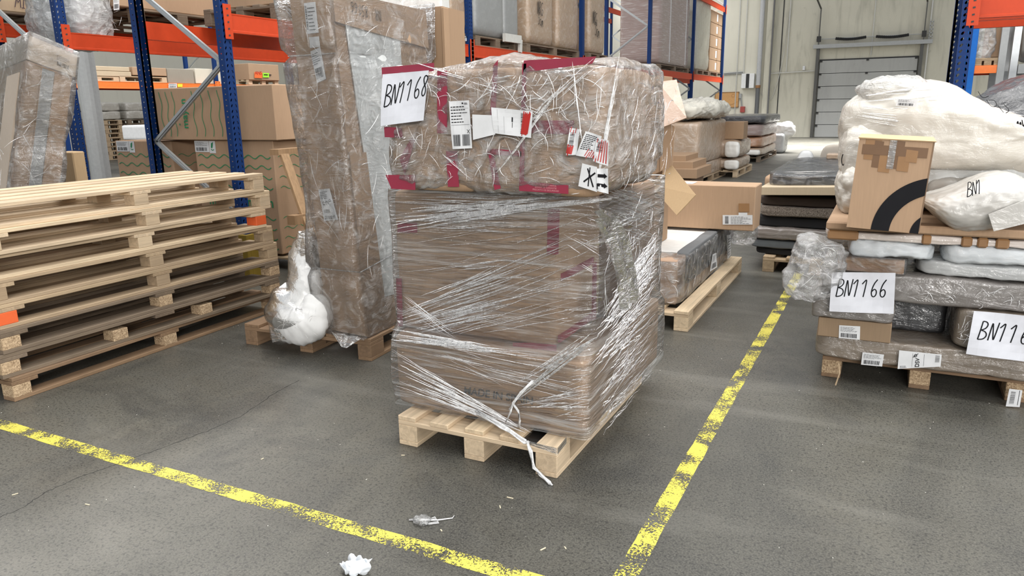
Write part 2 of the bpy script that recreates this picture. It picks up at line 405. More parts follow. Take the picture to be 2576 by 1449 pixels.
# ================================================================== STRUCTURE
def floor_mat():
    t = NT('concrete_floor'); v = t.coord((1, 1, 1))
    a = t.noise(v, .55, 6, .55, .4); b = t.noise(v, 2.3, 6, .65, .8); c = t.noise(v, 150, 3, .6)
    st = t.noise(t.coord((1.6, .35, 1), (0, 0, .5)), 1.4, 6, .6, .7)
    col = t.mix(t.ramp(a, [(.32, 0), (.68, 1)]), (.055, .055, .052), (.180, .173, .150))
    col = t.mix(t.ramp(b, [(.42, 0), (.62, .6)]), col, (.115, .114, .105))
    col = t.mix(t.ramp(st, [(.48, 0), (.68, .65)]), col, (.05, .05, .048))
    dk = t.noise(v, 1.1, 7, .7, .5)
    col = t.mix(t.ramp(dk, [(.52, 0), (.66, .8)]), col, (.04, .041, .042))
    col = t.mix(t.ramp(c, [(.42, .0), (.70, .55)]), col, (.24, .235, .215))
    c3 = t.noise(v, 75, 2, .5)
    col = t.mix(t.ramp(c3, [(.30, .7), (.50, 0)]), col, (.03, .03, .03))
    lt = t.noise(t.coord((.5, 2.4, 1), (0, 0, -.35)), 1.1, 5, .55, .3)
    col = t.mix(t.ramp(lt, [(.56, 0), (.76, .55)]), col, (.27, .265, .25))
    col = t.mix(1.0, col, (.70, .685, .63), 'MULTIPLY'); t.link(col, t.b.inputs['Base Color'])
    t.link(t.ramp(b, [(.3, .36), (.7, .55)]), t.b.inputs['Roughness']); t.b.inputs['Specular IOR Level'].default_value = .55
    t.link(t.bump(c, .25, .003), t.b.inputs['Normal']); return t.m
fl = mk('floor', [(-32, -8, 0), (14, -8, 0), (14, 35.6, 0), (-32, 35.6, 0)], [(0, 1, 2, 3)], floor_mat()); tag(fl, kind='structure')
def paint_mat():
    t = NT('worn_yellow_paint'); v = t.coord((1, 1, 1)); n = t.noise(v, 110, 4, .6, .9); n2 = t.noise(v, 7, 3)
    s = t.add('ShaderNodeMath', operation='ADD'); t.link(n, s.inputs[0]); t.link(n2, s.inputs[1])
    sp = t.add('ShaderNodeSeparateXYZ'); t.link(t.coord((1, 1, 1), kind='Generated'), sp.inputs[0])
    t.b.inputs['Base Color'].default_value = (.64, .565, .09, 1); t.b.inputs['Roughness'].default_value = .6
    t.link(t.ramp(s.outputs[0], [(.96, 0), (1.02, 1)]), t.b.inputs['Alpha']); return t.m
YP = paint_mat()
def strip(name, p, q, w, z, mat, parent, jag=.006, n=160):
    p, q = V3(p), V3(q); d = (q-p).normalized(); s = V3((-d.y, d.x, 0))*(w/2); Vs, Fs = [], []
    for i in range(n+1):
        c = p.lerp(q, i/n); a, b_ = noise.noise(c*9)*jag*2, noise.noise(c*9+V3((5, 5, 5)))*jag*2
        Vs += [c+s*(1+a/w)+V3((0, 0, z)), c-s*(1+b_/w)+V3((0, 0, z))]
    for i in range(n): Fs.append((2*i, 2*i+1, 2*i+3, 2*i+2))
    return mk(name, Vs, Fs, mat, parent)
strip('floor_line', (-.672, -3, 0), (-.63, 7.6, 0), .075, .0008, YP, fl)
strip('floor_line', (-9, 1.93, 0), (1.2, 1.93, 0), .075, .0010, YP, fl)
cr = MB(); pts = [atz(a, b) for a, b in ((-20, 1310), (60, 1275), (110, 1240), (200, 1200), (300, 1165), (420, 1122), (520, 1085), (610, 1045), (690, 990), (760, 952))]
rr = random.Random(3); fine = []
for a, b in zip(pts, pts[1:]):
    for i in range(8): fine.append(a.lerp(b, i/8)+V3((rr.uniform(-.006, .006), rr.uniform(-.006, .006), 0)))
for a, b in zip(fine, fine[1:]): cr.bar((a.x, a.y, .0004), (b.x, b.y, .0004), rr.uniform(.001, .003), .0006)
cr.build('floor_crack', plain('crack_shadow', (.02, .02, .02), .9), fl)
def wall_mat(name, col, col2, stain):
    t = NT(name); v = t.coord((1, 1, 1)); a = t.noise(v, .5, 6, .6, .5); b = t.noise(t.coord((3, 3, .5)), 1.2, 5, .6, .5); s = t.noise(v, 2.5, 6, .7, .3)
    c = t.mix(a, col, col2); c = t.mix(t.ramp(b, [(.5, 0), (.8, stain)]), c, scl(col, .45)); c = t.mix(t.ramp(s, [(.62, 0), (.75, stain*.6)]), c, scl(col, .3))
    t.link(c, t.b.inputs['Base Color']); t.b.inputs['Roughness'].default_value = .9; t.link(t.bump(s, .2, .02), t.b.inputs['Normal']); return t.m
WB = wall_mat('concrete_wall', (.46, .445, .37), (.60, .58, .49), .55)
WL = wall_mat('painted_wall', (.74, .71, .60), (.82, .80, .70), .12)
YW = 35.5
# dock wall of tilt-up panels; the opening behind the door stays in one panel
wb = mk('wall_back', [(-5.2, YW, 0), (14, YW, 0), (14, YW, 10), (-5.2, YW, 10)], [(0, 1, 2, 3)], WB); tag(wb, kind='structure')
wb2 = mk('wall_back', [(-32, YW, 0), (-5.2, YW, 0), (-5.2, YW, 10), (-32, YW, 10)], [(0, 1, 2, 3)], wall_mat('light_concrete_wall', (.62, .60, .51), (.74, .72, .62), .15)); tag(wb2, kind='structure')
wl = mk('wall_left', [(-32, -8, 0), (-32, YW, 0), (-32, YW, 10), (-32, -8, 10)], [(0, 1, 2, 3)], WL); tag(wl, kind='structure')
DKL = plain('dark_joint', (.035, .035, .035), .8)
b = MB()
for x in (-5.0, -4.62, 2.6): b.box(x-.02, x+.02, YW-.02, YW, 0, 10)
b.build('panel_joint', DKL, wb)
bx('pilaster', -5.25, -4.98, YW-.25, YW, 0, 10, WB, wb); bx('trim_1', -5.02, -4.96, YW-.3, YW-.2, 0, 10, plain('edge_metal', (.12, .12, .12), .6), None)
bpy.data.objects['trim_1']['kind'] = 'structure'
# dock door
dr = thing('door_1', None, None, (-1.15, YW, 0)); dr['kind'] = 'structure'
DP = wall_mat('door_panel_grey', (.34, .345, .335), (.40, .405, .395), .25)
for i in range(6):
    z0 = i*.535
    pn = bx('door_panel', -3.0, .70, YW-.09, YW-.04, z0+.012, z0+.528, DP, dr, .006)
    hg = MB()
    for x in (-2.95, -1.15, .64): hg.box(x-.05, x+.05, YW-.12, YW-.09, z0+.47, z0+.53)
    hg.build('hinge', DKL, pn)
bx('door_gap', -3.02, .72, YW-.04, YW-.005, 0, 3.26, DKL, dr)
for x in (-3.1, .80): bx('side_track', x-.06, x+.06, YW-.22, YW-.02, 0, 3.75, plain('dark_steel', (.09, .09, .085), .5, .5), dr)
bx('header_rail', -3.3, 1.15, YW-.3, YW-.12, 3.70, 3.86, GVP, dr)
t_ = MB(); t_.tube([(-3.2, YW-.2, 4.08), (1.1, YW-.2, 4.08)], .018); t_.build('torsion_shaft', GVP, dr)
for x0, x1 in ((-2.45, -1.28), (-.92, .28)):
    t_ = MB(); n = 34
    pts = [(x0+(x1-x0)*i/n, YW-.2, 4.08-.05*math.sin(math.pi*i/n)) for i in range(n+1)]
    t_.tube(pts, [.06 if i % 2 else .05 for i in range(n+1)], 8); t_.build('torsion_spring', BLACK, dr)
for x in (-3.1, .82):
    t_ = MB(); t_.box(x-.02, x+.02, YW-.25, YW-.14, 3.86, 5.3); t_.bar((x, YW-.2, 5.3), (x-.18, YW-1.2, 5.75), .05); t_.build('high_lift_track', plain('dark_steel', (.09,)*3), dr)
    bx('shaft_bearing', x-.08, x+.08, YW-.3, YW-.1, 3.98, 4.2, DKL, dr)
b = MB()
for i in range(5): b.box(1.0, 1.12, YW-.26, YW-.2, 3.95+i*.14, 3.98+i*.14)
b.box(1.0, 1.02, YW-.26, YW-.2, 3.9, 4.6); b.box(1.10, 1.12, YW-.26, YW-.2, 3.9, 4.6); b.build('winch_frame', GVP, dr)
bx('chain_guide', .98, 1.03, YW-.12, YW-.06, 0, 6, plain('pale_conduit', (.55, .55, .52), .5), dr)
# services on the wall
t_ = MB(); t_.tube([(-5.48, YW-.16, 2.25), (-5.48, YW-.16, 9)], .10, 14); dp = t_.build('drain_pipe', plain('grey_plastic_pipe', (.45, .46, .47), .45), None)
tag(dp, 'tall grey drainpipe with a dark lower end on the dock wall', 'pipe')
t_ = MB(); t_.tube([(-5.48, YW-.16, 0), (-5.48, YW-.16, 2.15)], .09, 14); t_.build('lower_pipe', plain('dark_plastic_pipe', (.11, .115, .12), .5), dp)
t_ = MB(); t_.tube([(-5.48, YW-.16, 2.15), (-5.48, YW-.16, 2.27)], .105, 14); t_.build('pipe_collar', plain('rust_band', (.30, .15, .06), .7), dp)
fb = thing('fuse_box', 'white wall cabinet with a black middle strip beside the drainpipe', 'cabinet', (-5.9, YW, 2.1))
bx('cabinet_body', -6.2, -5.65, YW-.25, YW, 2.15, 2.78, plain('white_metal', (.78, .79, .79), .4), fb, .01)
bx('dark_strip', -6.0, -5.86, YW-.262, YW-.25, 2.16, 2.77, DKL, fb)
sb = thing('wall_switch', 'small grey switch with cables under the white wall cabinet', 'switch', (-6.25, YW, 1.3))
bx('switch_body', -6.3, -6.18, YW-.08, YW, 1.72, 1.92, GVP, sb)
t_ = MB(); t_.tube([(-6.2, YW-.05, 1.72), (-6.15, YW-.05, 1.4), (-6.0, YW-.06, 1.2)], .03, 6); t_.build('cable', GVP, sb)
bx('plug_socket', -6.2, -6.0, YW-.16, YW, 1.1, 1.36, plain('red_socket', (.35, .06, .05), .5), sb, .02)
cd = thing('cable_conduit', 'white cable conduits running along the dock wall', 'conduit', (-5, YW, 2.7))
PC = plain('pale_conduit', (.55, .55, .52), .5)
t_ = MB(); t_.tube([(-5.3, YW-.06, 2.74), (-3.2, YW-.06, 2.80)], .022, 6); t_.build('conduit', PC, cd)
for x in (-6.15, -6.45, -4.35): t_ = MB(); t_.tube([(x, YW-.05, 2.8 if x > -6.3 else .4), (x, YW-.05, 9)], .022, 6); t_.build('conduit', PC, cd)
t_ = MB(); t_.tube([(-1.05, YW-.05, 3.35), (-1.05, YW-.05, 9)], .02, 6); t_.build('conduit', PC, cd)
bx('sensor', -3.68, -3.58, YW-.1, YW, 2.84, 3.02, WP, cd, .01)
t_ = MB(); t_.tube([(-8.4, YW-.05, 2.84), (-7, YW-.05, 2.83), (-6.2, YW-.05, 2.86)], .03, 6); t_.tube([(-8.4, YW-.05, 2.74), (-6.2, YW-.05, 2.80)], .02, 6); t_.build('cable', GVP, cd)
hc = MB(); hc.tube([(-4.3, YW-.05, 9), (-4.35, YW-.05, 5.5), (-4.5, YW-.05, 3.5), (-4.65, YW-.05, 2.5), (-4.85, YW-.05, 1.75), (-5.02, YW-.05, 1.55), (-5.2, YW-.05, 1.7), (-5.35, YW-.05, 1.95)], .014, 6)
tag(hc.build('hanging_cable', PC), 'loose pale cable hanging in a loop on the concrete wall', 'cable')
nb = thing('notice_board', 'orange wooden notice board on the pale wall behind the rack', 'board', (-6.85, YW, 1.35))
bx('board_panel', -7.36, -6.32, YW-.04, YW, 1.34, 1.99, plain('board_orange', (.60, .33, .13), .7), nb)
fr_ = MB()
for a in ((-7.38, -7.35, 1.33, 2.0), (-6.33, -6.3, 1.33, 2.0), (-7.38, -6.3, 1.98, 2.01), (-7.38, -6.3, 1.32, 1.35)): fr_.box(a[0], a[1], YW-.05, YW, a[2], a[3])
fr_.build('board_frame', plain('frame_brown', (.28, .15, .06), .7), nb)
decal('wood_mark', nb, (-7.36, YW-.042, 1.99), (-6.32, YW-.042, 1.99), (-6.32, YW-.042, 1.34), (-7.36, YW-.042, 1.34),
      [('s', [(.8+.07*math.cos(a*.6), .5+.07*math.sin(a*.6)) for a in range(11)], .012, 0), ('s', [(.6, .02), (.7, .1), (.8, .12), (.9, .2), (1.02, .24)], .01, 0)], [plain('mark_brown', (.32, .16, .06), .8)], base=False)
# ================================================================== PALLETS
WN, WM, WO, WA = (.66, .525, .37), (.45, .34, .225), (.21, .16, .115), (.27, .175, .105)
def pallet(loc, L, W, name_label, tone=WN, rot=0, ndeck=5, chip=False, group=None, along='y', hgt=.144, board=.1, cat='pallet', blocks=3, tint=None, seed=0, top=True, blk=.145):
    """deck boards run along L; three cross boards; 3x3 blocks; three bottom boards. Corner-based: loc is centre of base"""
    g = thing('pallet', name_label, cat, (0, 0, 0), group); nm = 'timber%d' % int(tone[0]*100); r = random.Random(seed+int(L*100))
    lx = along == 'x'; wa, wb_ = wood(nm, tone, 'x' if lx else 'y', .45 if tone[0] < .4 else .2), wood(nm, tone, 'y' if lx else 'x', .45 if tone[0] < .4 else .2)
    bm_ = chipboard() if chip else wood(nm+'b', scl(tone, .92), 'y' if not lx else 'x', .25)
    def B(n_, a0, a1, b0, b1, z0, z1, m):   # a along L, b along W
        return bx(n_, a0, a1, b0, b1, z0, z1, m, g, .0025) if lx else bx(n_, b0, b1, a0, a1, z0, z1, m, g, .0025)
    tk = .022; zb = hgt-2*tk
    for i in range(3):
        c = -W/2+.05+(W-.1)*i/2; B('bottom_board', -L/2, L/2, c-.05, c+.05, 0, tk, wa)
        for j in range(blocks):
            a = -L/2+blk/2+(L-blk)*j/(blocks-1); B('block', a-blk/2, a+blk/2, c-.05, c+.05, tk, zb, bm_)
    for j in range(3):
        a = -L/2+.0725+(L-.145)*j/2; B('cross_board', a-.0725, a+.0725, -W/2, W/2, zb, zb+tk, wb_)
    if top:
        for i in range(ndeck):
            c = -W/2+board/2+(W-board)*i/(ndeck-1); e = r.uniform(-.006, .006)
            B('deck_board', -L/2+e, L/2+e, c-board/2, c+board/2, zb+tk, hgt, wa)
    g.location = loc; g.rotation_euler = (0, 0, rot); return g
# main pallet (front row of blocks faces the aisle)
mp = pallet((-1.52, 3.195, 0), 1.2, .80, 'pale new pallet under the tall film-wrapped load in the centre', WN, board=.095)
pallet((-3.29, 4.13, 0), 1.36, 1.0, 'worn brown pallet under the tall bagged carton and white duvet roll', WA, rot=.06, board=.12)
# stack of long pallets on the left
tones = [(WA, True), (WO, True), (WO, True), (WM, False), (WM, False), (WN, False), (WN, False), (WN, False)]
zz = 0; dys = [(3.16, 0), (3.15, 0), (3.17, .0), (3.18, 0), (3.15, .0), (3.09, .0), (3.15, 0), (3.10, 0)]
pos = ['lowest long pallet of the tall stack, lying on the floor', 'greyed long pallet, second from the bottom of the stack', 'greyed long pallet with chipboard blocks, third from the bottom', 'long pallet with an orange-painted corner block, fourth from the bottom',
       'long pallet in the tall stack, fourth from the top', 'long pallet with an orange mark at its far end, third from the top', 'pale long pallet, second from the top of the stack', 'pale topmost long pallet of the tall stack']
OPB = plain('orange_block_paint', (.70, .12, .03), .6)
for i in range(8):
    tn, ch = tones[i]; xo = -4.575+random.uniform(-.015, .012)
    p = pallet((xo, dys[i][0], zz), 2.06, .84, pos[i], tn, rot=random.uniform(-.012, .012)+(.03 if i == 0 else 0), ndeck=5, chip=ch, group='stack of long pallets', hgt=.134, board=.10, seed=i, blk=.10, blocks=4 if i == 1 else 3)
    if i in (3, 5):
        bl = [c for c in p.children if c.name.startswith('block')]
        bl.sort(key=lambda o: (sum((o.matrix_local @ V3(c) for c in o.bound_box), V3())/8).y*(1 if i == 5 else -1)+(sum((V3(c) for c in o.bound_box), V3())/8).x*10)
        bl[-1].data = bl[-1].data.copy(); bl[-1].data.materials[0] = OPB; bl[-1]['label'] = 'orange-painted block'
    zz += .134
# mattress pallet etc
pallet((-1.54, 5.88, 0), 2.04, .84, 'long pale pallet under the wrapped mattress', WN, hgt=.144, seed=31)
pallet((.26, 4.93, 0), 1.2, .98, 'brown pallet with chipboard blocks under the right-hand load', WA, chip=True, seed=32, board=.11)
pallet((-.50, 7.6, 0), 1.2, .9, 'light brown pallet under the stack of dark rugs and cushions', WM, seed=33)
pallet((-5.85, 5.95, 0), 1.2, 1.6, 'brown pallet under the large green-waved cartons in the rack', WM, seed=34, chip=True)
# leaning broken pallet by the cartons
lp = thing('broken_pallet', 'broken pallet leaning against the cartons behind the duvet roll', 'pallet', (-4.55, 4.75, 0))
wl_ = wood('timber_l', (.42, .27, .15), 'z', .3)
a, b2 = atx(712, 382, -4.72), atx(778, 572, -4.45)
def ext(a, b, k): return a+(b-a)*k
for dy in (0, .42):
    t_ = MB(); e_ = ext(a, b2, (a.z)/(a.z-b2.z)*.985); t_.bar(a+V3((0, dy, 0)), e_+V3((0, dy, 0)), .095, .025, up=(1, 0, .25)); t_.build('plank', wl_, lp)
m_ = a.lerp(b2, .88); t_ = MB(); t_.bar(m_+V3((-.04, -.14, 0)), m_+V3((-.04, .6, 0)), .09, .08); cb_ = t_.build('cross_block', wl_, lp)
t_ = MB(); t_.bar(a+V3((-.03, -.08, .0)), a+V3((-.03, .6, .0)), .1, .05); t_.build('cross_board', wl_, lp)
q = [m_+V3((-.0, -.141, -.035)), m_+V3((-.08, -.141, -.035))]
# ================================================================== RACKS
def holes_strip(b, O, U, Wd, n, pitch, i=0, slot=False, tilt=0, hwf=.23):
    """perforated sheet: one teardrop hole per cell"""
    O, U = V3(O), V3(U); Z = V3((0, 0, 1))
    for k in range(n):
        z0 = k*pitch; out = [(-.5, -.5), (0, -.5), (.5, -.5), (.5, 0), (.5, .5), (0, .5), (-.5, .5), (-.5, 0)]
        hw, hh = (.09, .10) if slot == 2 else ((.16, .17) if slot else (hwf, .30)); inn = []
        for (a, c) in out: l = math.hypot(a, c); inn.append((a/l*hw+tilt*c*.3, c/l*hh*(1.15 if c < 0 else .8)))
        n0 = len(b.V)
        for (a, c) in out: b.V.append(O+U*((a+.5)*Wd)+Z*(z0+(c+.5)*pitch))
        for (a, c) in inn: b.V.append(O+U*((a+.5)*Wd)+Z*(z0+(c+.5)*pitch))
        for j in range(8): b.F.append((n0+j, n0+(j+1) % 8, n0+8+(j+1) % 8, n0+8+j)); b.I.append(i)
def upright(parent, x, y, fx, z1=4.2, holes=True, nz=None, axis='x', z0=0.0):
    sl = 2 if axis == 'x' else 1; hf = .14 if axis == 'x' else .23
    """C-section post; fx = +1/-1 side its slotted face looks to along 'axis'"""
    b = MB(); w, d = .10, .075; pitch = .05; n = int((z1-z0)/pitch)
    def T(a, c): return (x+a, y+c) if axis == 'x' else (x+c, y+a)     # a = across depth (towards the face), c = along the face
    if holes:
        f = fx*d/2
        for s, tl in ((-1, .6), (0, -.6)):
            p = T(f, s*w/2); U = V3((0, 1, 0)) if axis == 'x' else V3((1, 0, 0))
            holes_strip(b, (p[0], p[1], z0), U, w/2, n, pitch, tilt=tl, hwf=hf)
        for s in (-1, 1):
            p = T(-fx*d/2, s*w/2); U = (V3((1, 0, 0)) if axis == 'x' else V3((0, 1, 0)))*fx
            holes_strip(b, (p[0], p[1], z0), U, d, n, pitch, slot=sl)
            for e in (0, 1):
                q0, q1 = T(-fx*d/2, s*w/2), T(-fx*d/2, s*(w/2-.022))
                b.face([(q0[0], q0[1], z0), (q1[0], q1[1], z0), (q1[0], q1[1], z0+n*pitch), (q0[0], q0[1], z0+n*pitch)])
    else:
        p, q = T(-d/2, -w/2), T(d/2, w/2); b.box(min(p[0], q[0]), max(p[0], q[0]), min(p[1], q[1]), max(p[1], q[1]), z0, z1)
    o = b.build('upright', BL, parent)
    return o
def beam(parent, p, q, z0, z1, mat=OR, th=.05, conn=True, nrm=(1, 0, 0)):
    p, q = V3((*p, 0)), V3((*q, 0)); d = (q-p).normalized(); N = V3(nrm); b = MB(); t2 = th/2
    prof = [(-t2, z0), (t2, z0), (t2, z1-.045), (t2-.012, z1-.038), (t2-.012, z1), (-t2, z1)]
    prof2 = [(-t2, z0), (t2, z0), (t2, z0+.02), (t2-.004, z0+.024), (t2-.004, z1-.014), (t2, z1-.01), (t2, z1), (-t2, z1)]
    n0 = len(b.V)
    for e in (p, q):
        for a, z in prof2: v = e+N*a; b.V.append(V3((v.x, v.y, z)))
    m = len(prof2)
    for j in range(m): b.F.append((n0+j, n0+(j+1) % m, n0+m+(j+1) % m, n0+m+j)); b.I.append(0)
    b.F += [tuple(n0+j for j in range(m))[::-1], tuple(n0+m+j for j in range(m))]; b.I += [0, 0]
    o = b.build('beam', mat, parent)
    if conn:
        for e, s in ((p, 1), (q, -1)):
            c = MB(); cc = e-d*s*.045
            pts = [cc+N*(t2+.028), cc+N*(t2+.032)]
            u = d*.045
            c.hexa([V3((v.x, v.y, z)) for z in (z0-.06, z1+.07) for v in (pts[0]-u, pts[0]+u, pts[1]+u, pts[1]-u)])
            for k in range(5):
                zc = z0-.03+k*(z1-z0+.06)/4; pc = cc+N*(t2+.0345)
                c.face([V3((pc+d*a_).to_tuple()[:2]+(zc+c_,)) for a_, c_ in ((-.009, -.008), (.011, -.004), (.009, .01), (-.011, .006))], 1)
            c.build('beam_hook', [mat, DKL], o)
    return o
def brace(parent, a, b_, w=.045):
    t = MB(); a, b_ = V3(a), V3(b_); t.bar(a, b_, w, w*.55, up=(0, 1, 0)); t.bar(a+V3((0, -.008, 0)), b_+V3((0, -.008, 0)), w*.35, w*.6, up=(0, 1, 0)); return t.build('brace', GV, parent)
def frame(rk, xf, xr, y, z1=4.2, holes=True, ph=0):
    upright(rk, xf, y, 1, z1, holes); upright(rk, xr, y, -1, z1, holes)
    z = .55+ph; s = 0
    xa, xb = xf-.04, xr+.04
    while z < z1-.2:
        e = z+.70; A, B_ = ((xa, y, z), (xb, y, e)) if s == 0 else ((xb, y, z), (xa, y, e)); brace(rk, A, B_); z = e; s ^= 1
ZB0, ZB1 = 2.21, 2.375
r1 = thing('pallet_rack', 'long blue and orange pallet rack with its near frame behind the pallet stack', 'rack', (-5.95, 5.05, 0))
ys = [5.05, 9.45, 13.75, 18.2, 22.6, 26.9]
for i, y in enumerate(ys): frame(r1, -5.4, -6.5, y, 4.6 if i < 3 else 6.2, i < 2, .0)
for a, c in zip(ys, ys[1:]):
    for x, n_ in ((-5.4, 1), (-6.5, -1)):
        for (z0, z1) in ((ZB0, ZB1),)+(((4.5, 4.65),) if a > 13 else ()):
            beam(r1, (x, a+.06), (x, c-.06), z0, z1, nrm=(n_, 0, 0))
r2 = thing('pallet_rack', 'second pallet rack row standing behind the first, bright orange beams', 'rack', (-8.15, 5.0, 0))
for i, y in enumerate((5.0, 9.4, 13.7, 18.2)): frame(r2, -7.6, -8.7, y, 4.6, i == 0)
for a, c in ((5.0, 9.4), (9.4, 13.7), (13.7, 18.2)):
    beam(r2, (-7.6, a+.06), (-7.6, c-.06), 2.17, 2.335, nrm=(1, 0, 0)); beam(r2, (-8.7, a+.06), (-8.7, c-.06), 2.35, 2.49, nrm=(1, 0, 0))
r3 = thing('pallet_rack', 'distant rack row across the far aisle, seen under the red beams', 'rack', (-17, 11, 0))
for y in (10.6, 15.0, 19.5, 24): frame(r3, -16.5, -17.6, y, 5, False)
for a, c in ((10.6, 15), (15, 19.5), (19.5, 24)):
    beam(r3, (-16.5, a), (-16.5, c), 2.1, 2.26, plain('light_orange_paint', (.85, .2, .04), .4)); beam(r3, (-17.6, a), (-17.6, c), 2.1, 2.26)
sticker(r3, *px_(-16.46, (424, 210), (445, 210), (445, 221), (424, 221)), seed=4, name='beam_sticker')
decal('yellow_tag', r3, *px_(-16.46, (447, 211), (459, 211), (459, 219), (447, 219)), [], [plain('yellow_tag', (.85, .75, .05))])
r4 = thing('pallet_rack', 'blue and orange rack end frame at right, its beam running out of frame', 'rack', (.9, 8.3, 0))
for yy, f_ in ((7.8, -1), (8.9, 1)): upright(r4, .50, yy, f_, 4.4, True, axis='y')
for yy, n_ in ((7.8, (0, -1, 0)), (8.9, (0, 1, 0))): beam(r4, (.58, yy), (3.6, yy), 2.19, 2.36, nrm=n_)
beam(r4, (.58, 8.2), (3.6, 8.2), 2.20, 2.30, plain('dark_orange_paint', (.5, .06, .02), .4), nrm=(0, -1, 0), conn=False)
for yy in (7.8, 8.9): upright(r4, 3.68, yy, -1, 4.4, False, axis='y')
brace(r4, (.5, 7.84, .4), (.5, 8.86, 1.2)); brace(r4, (.5, 8.86, 1.2), (.5, 7.84, 2.0))
r5 = thing('pallet_rack', 'distant rack with light blue and grey posts beyond the right-hand rack', 'rack', (1.2, 14.2, 0))
for x, m in ((1.02, BLD), (1.42, GVP), (1.58, GV), (2.3, GVP)):
    for yy in (14, 15):
        bx('upright', x-.05, x+.05, yy-.035, yy+.035, 0, 3.6, m, r5)
bx('beam', 1.07, 1.37, 13.98, 14.03, 1.90, 2.02, plain('light_orange_paint', (.85, .2, .04), .4), r5); bx('beam', 1.64, 2.25, 13.98, 14.03, 1.88, 2.02, GVP, r5)
bx('beam', 1.07, 1.37, 15, 15.05, 1.90, 2.02, OR, r5); bx('beam', 1.64, 2.25, 15, 15.05, 1.88, 2.02, GVP, r5)
bx('post_guard', -5.52, -5.18, 4.86, 4.9, .0, .42, plain('guard_yellow', (.20, .13, .008), .7), r1); bx('post_guard', -5.22, -5.18, 4.9, 5.2, .0, .42, plain('guard_yellow', (.20, .13, .008), .7), r1)
t_ = MB(); t_.tube([(-13.15, 9.0, 0), (-13.15, 9.0, 9)], .17, 18); cl_ = t_.build('column_1', plain('column_grey', (.30, .31, .31), .55)); cl_['kind'] = 'structure'
# ================================================================== MAIN LOAD (centre)
FOLD = film('film_fold', 'loose', .55, .95, .5, (.97, .97, .97), .15, 3, .3, .6)
def ribbon(b, pts, wd, N, ridge=.5):
    N = V3(N); n0 = len(b.V); m = len(pts)
    for i, p in enumerate(pts):
        d = (pts[min(i+1, m-1)]-pts[max(i-1, 0)]).normalized(); s = d.cross(N).normalized(); k = math.sin(math.pi*(i+.15)/(m-.7))**.6 if m > 2 else 1
        w_ = wd*max(.12, k); b.V += [p-s*w_/2, p+N*(w_*ridge), p+s*w_/2]
    for i in range(m-1):
        a = n0+3*i; b.F += [(a, a+3, a+4, a+1), (a+1, a+4, a+5, a+2)]; b.I += [0, 0]
def folds(parent, plane, bundles, seed=1, name='film_folds', N=(0, -1, 0), ax='y', amp=.003, mat=None):
    """bundles of taut folds in the film: (p0, p1, spread0, spread1, count, width_mm); ends given on the wrapped face"""
    r = random.Random(seed); b = MB(); g = aty if ax == 'y' else atx
    for (p0, p1, s0, s1, n, wd) in bundles:
        A, B_ = g(*p0, plane), g(*p1, plane)
        for i in range(int(n*1.4)):
            o0, o1 = r.uniform(-1, 1), r.uniform(-.35, .35); t0, t1 = sorted((r.uniform(-.02, .75), r.uniform(.2, 1.02)))
            if t1-t0 < .15: t1 = t0+.3
            a = A+V3((0, 0, 1))*(o0*s0); c = B_+V3((0, 0, 1))*((o0+o1)*s1); pts = []
            for k in range(9):
                t = t0+(t1-t0)*k/8; p = a.lerp(c, t); p += V3(N)*r.uniform(0, amp); p.z += noise.noise(p*8+V3((i, 0, 0)))*.006; pts.append(p)
            ribbon(b, pts, wd*.00065*r.uniform(.3, 1.7), N)
    o = b.build(name, mat or FOLD, parent); o['kind'] = 'stuff'; return o
def crumple(parent, c0, ua, va, n, ln, wd, N, seed=1, name='film_creases', sag=.3, mat=None):
    """random short curved creases over the parallelogram c0 + a*ua + b*va"""
    r = random.Random(seed); b = MB(); c0, ua, va, N = V3(c0), V3(ua), V3(va), V3(N); U, W_ = ua.normalized(), va.normalized()
    for i in range(n):
        p = c0+ua*r.random()+va*r.random(); an = r.gauss(.9, .9); L = ln*r.uniform(.3, 1.3); cv = r.uniform(-sag, sag)*6; pts = []
        for k in range(7):
            t = k/6; a2 = an+cv*t; p2 = p+(U*math.cos(a2)+W_*math.sin(a2))*(L/6); e = (p2-c0).dot(W_)/va.length, (p2-c0).dot(U)/ua.length
            if k and not (0 < e[0] < 1 and -.02 < e[1] < 1.02): break
            p = p2; pts.append(p+N*(.001+.002*math.sin(t*3.1)))
        if len(pts) > 3: ribbon(b, pts, wd*r.uniform(.4, 1.3), N, .35)
    o = b.build(name, mat or FOLD, parent); o['kind'] = 'stuff'; return o
STR = film('stretch_film', 'tight', .05, .36, 1.0, rough=.07)
BAG = film('loose_bag_film', 'loose', .07, .42, 1.1, rough=.06, lo=.45)
BAG2 = film('milky_bag_film', 'loose', .16, .5, .8, rough=.14)
cbx = thing('cardboard_box', 'large low cardboard box at the bottom of the central load, lettered MADE IN SPAIN', 'box', (-1.52, 3.28, .146))
def dentbox(name, x0, x1, y0, y1, z0, z1, mat, parent, k=26, n=20, amp=.012, seed=0, freq=2.5, fn=None):
    return blob(name, ((x0+x1)/2, (y0+y1)/2, (z0+z1)/2), ((x1-x0)/2, (y1-y0)/2, (z1-z0)/2), mat, parent, k, n, amp, freq, seed=seed, fn=fn)
dentbox('carton_body', -2.0, -1.04, 2.70, 3.86, .15, .495, CB, cbx, amp=.008)
decal('lettering', cbx, *py(2.688, (1168, 970), (1300, 991), (1299, 1012), (1166, 991)), [('t', 'MADE IN SPAIN', .0, .002, .037, 0, 0)], [plain('stamp_ink', (.05, .05, .05), .7)], base=False)
cbm = thing('cardboard_box', 'tall brown carton with crimson tape, middle tier of the wrapped central load', 'box', (-1.6, 3.05, .5))
dentbox('carton_body', -2.02, -1.20, 2.785, 3.32, .505, 1.16, CB, cbm, amp=.008, seed=3)
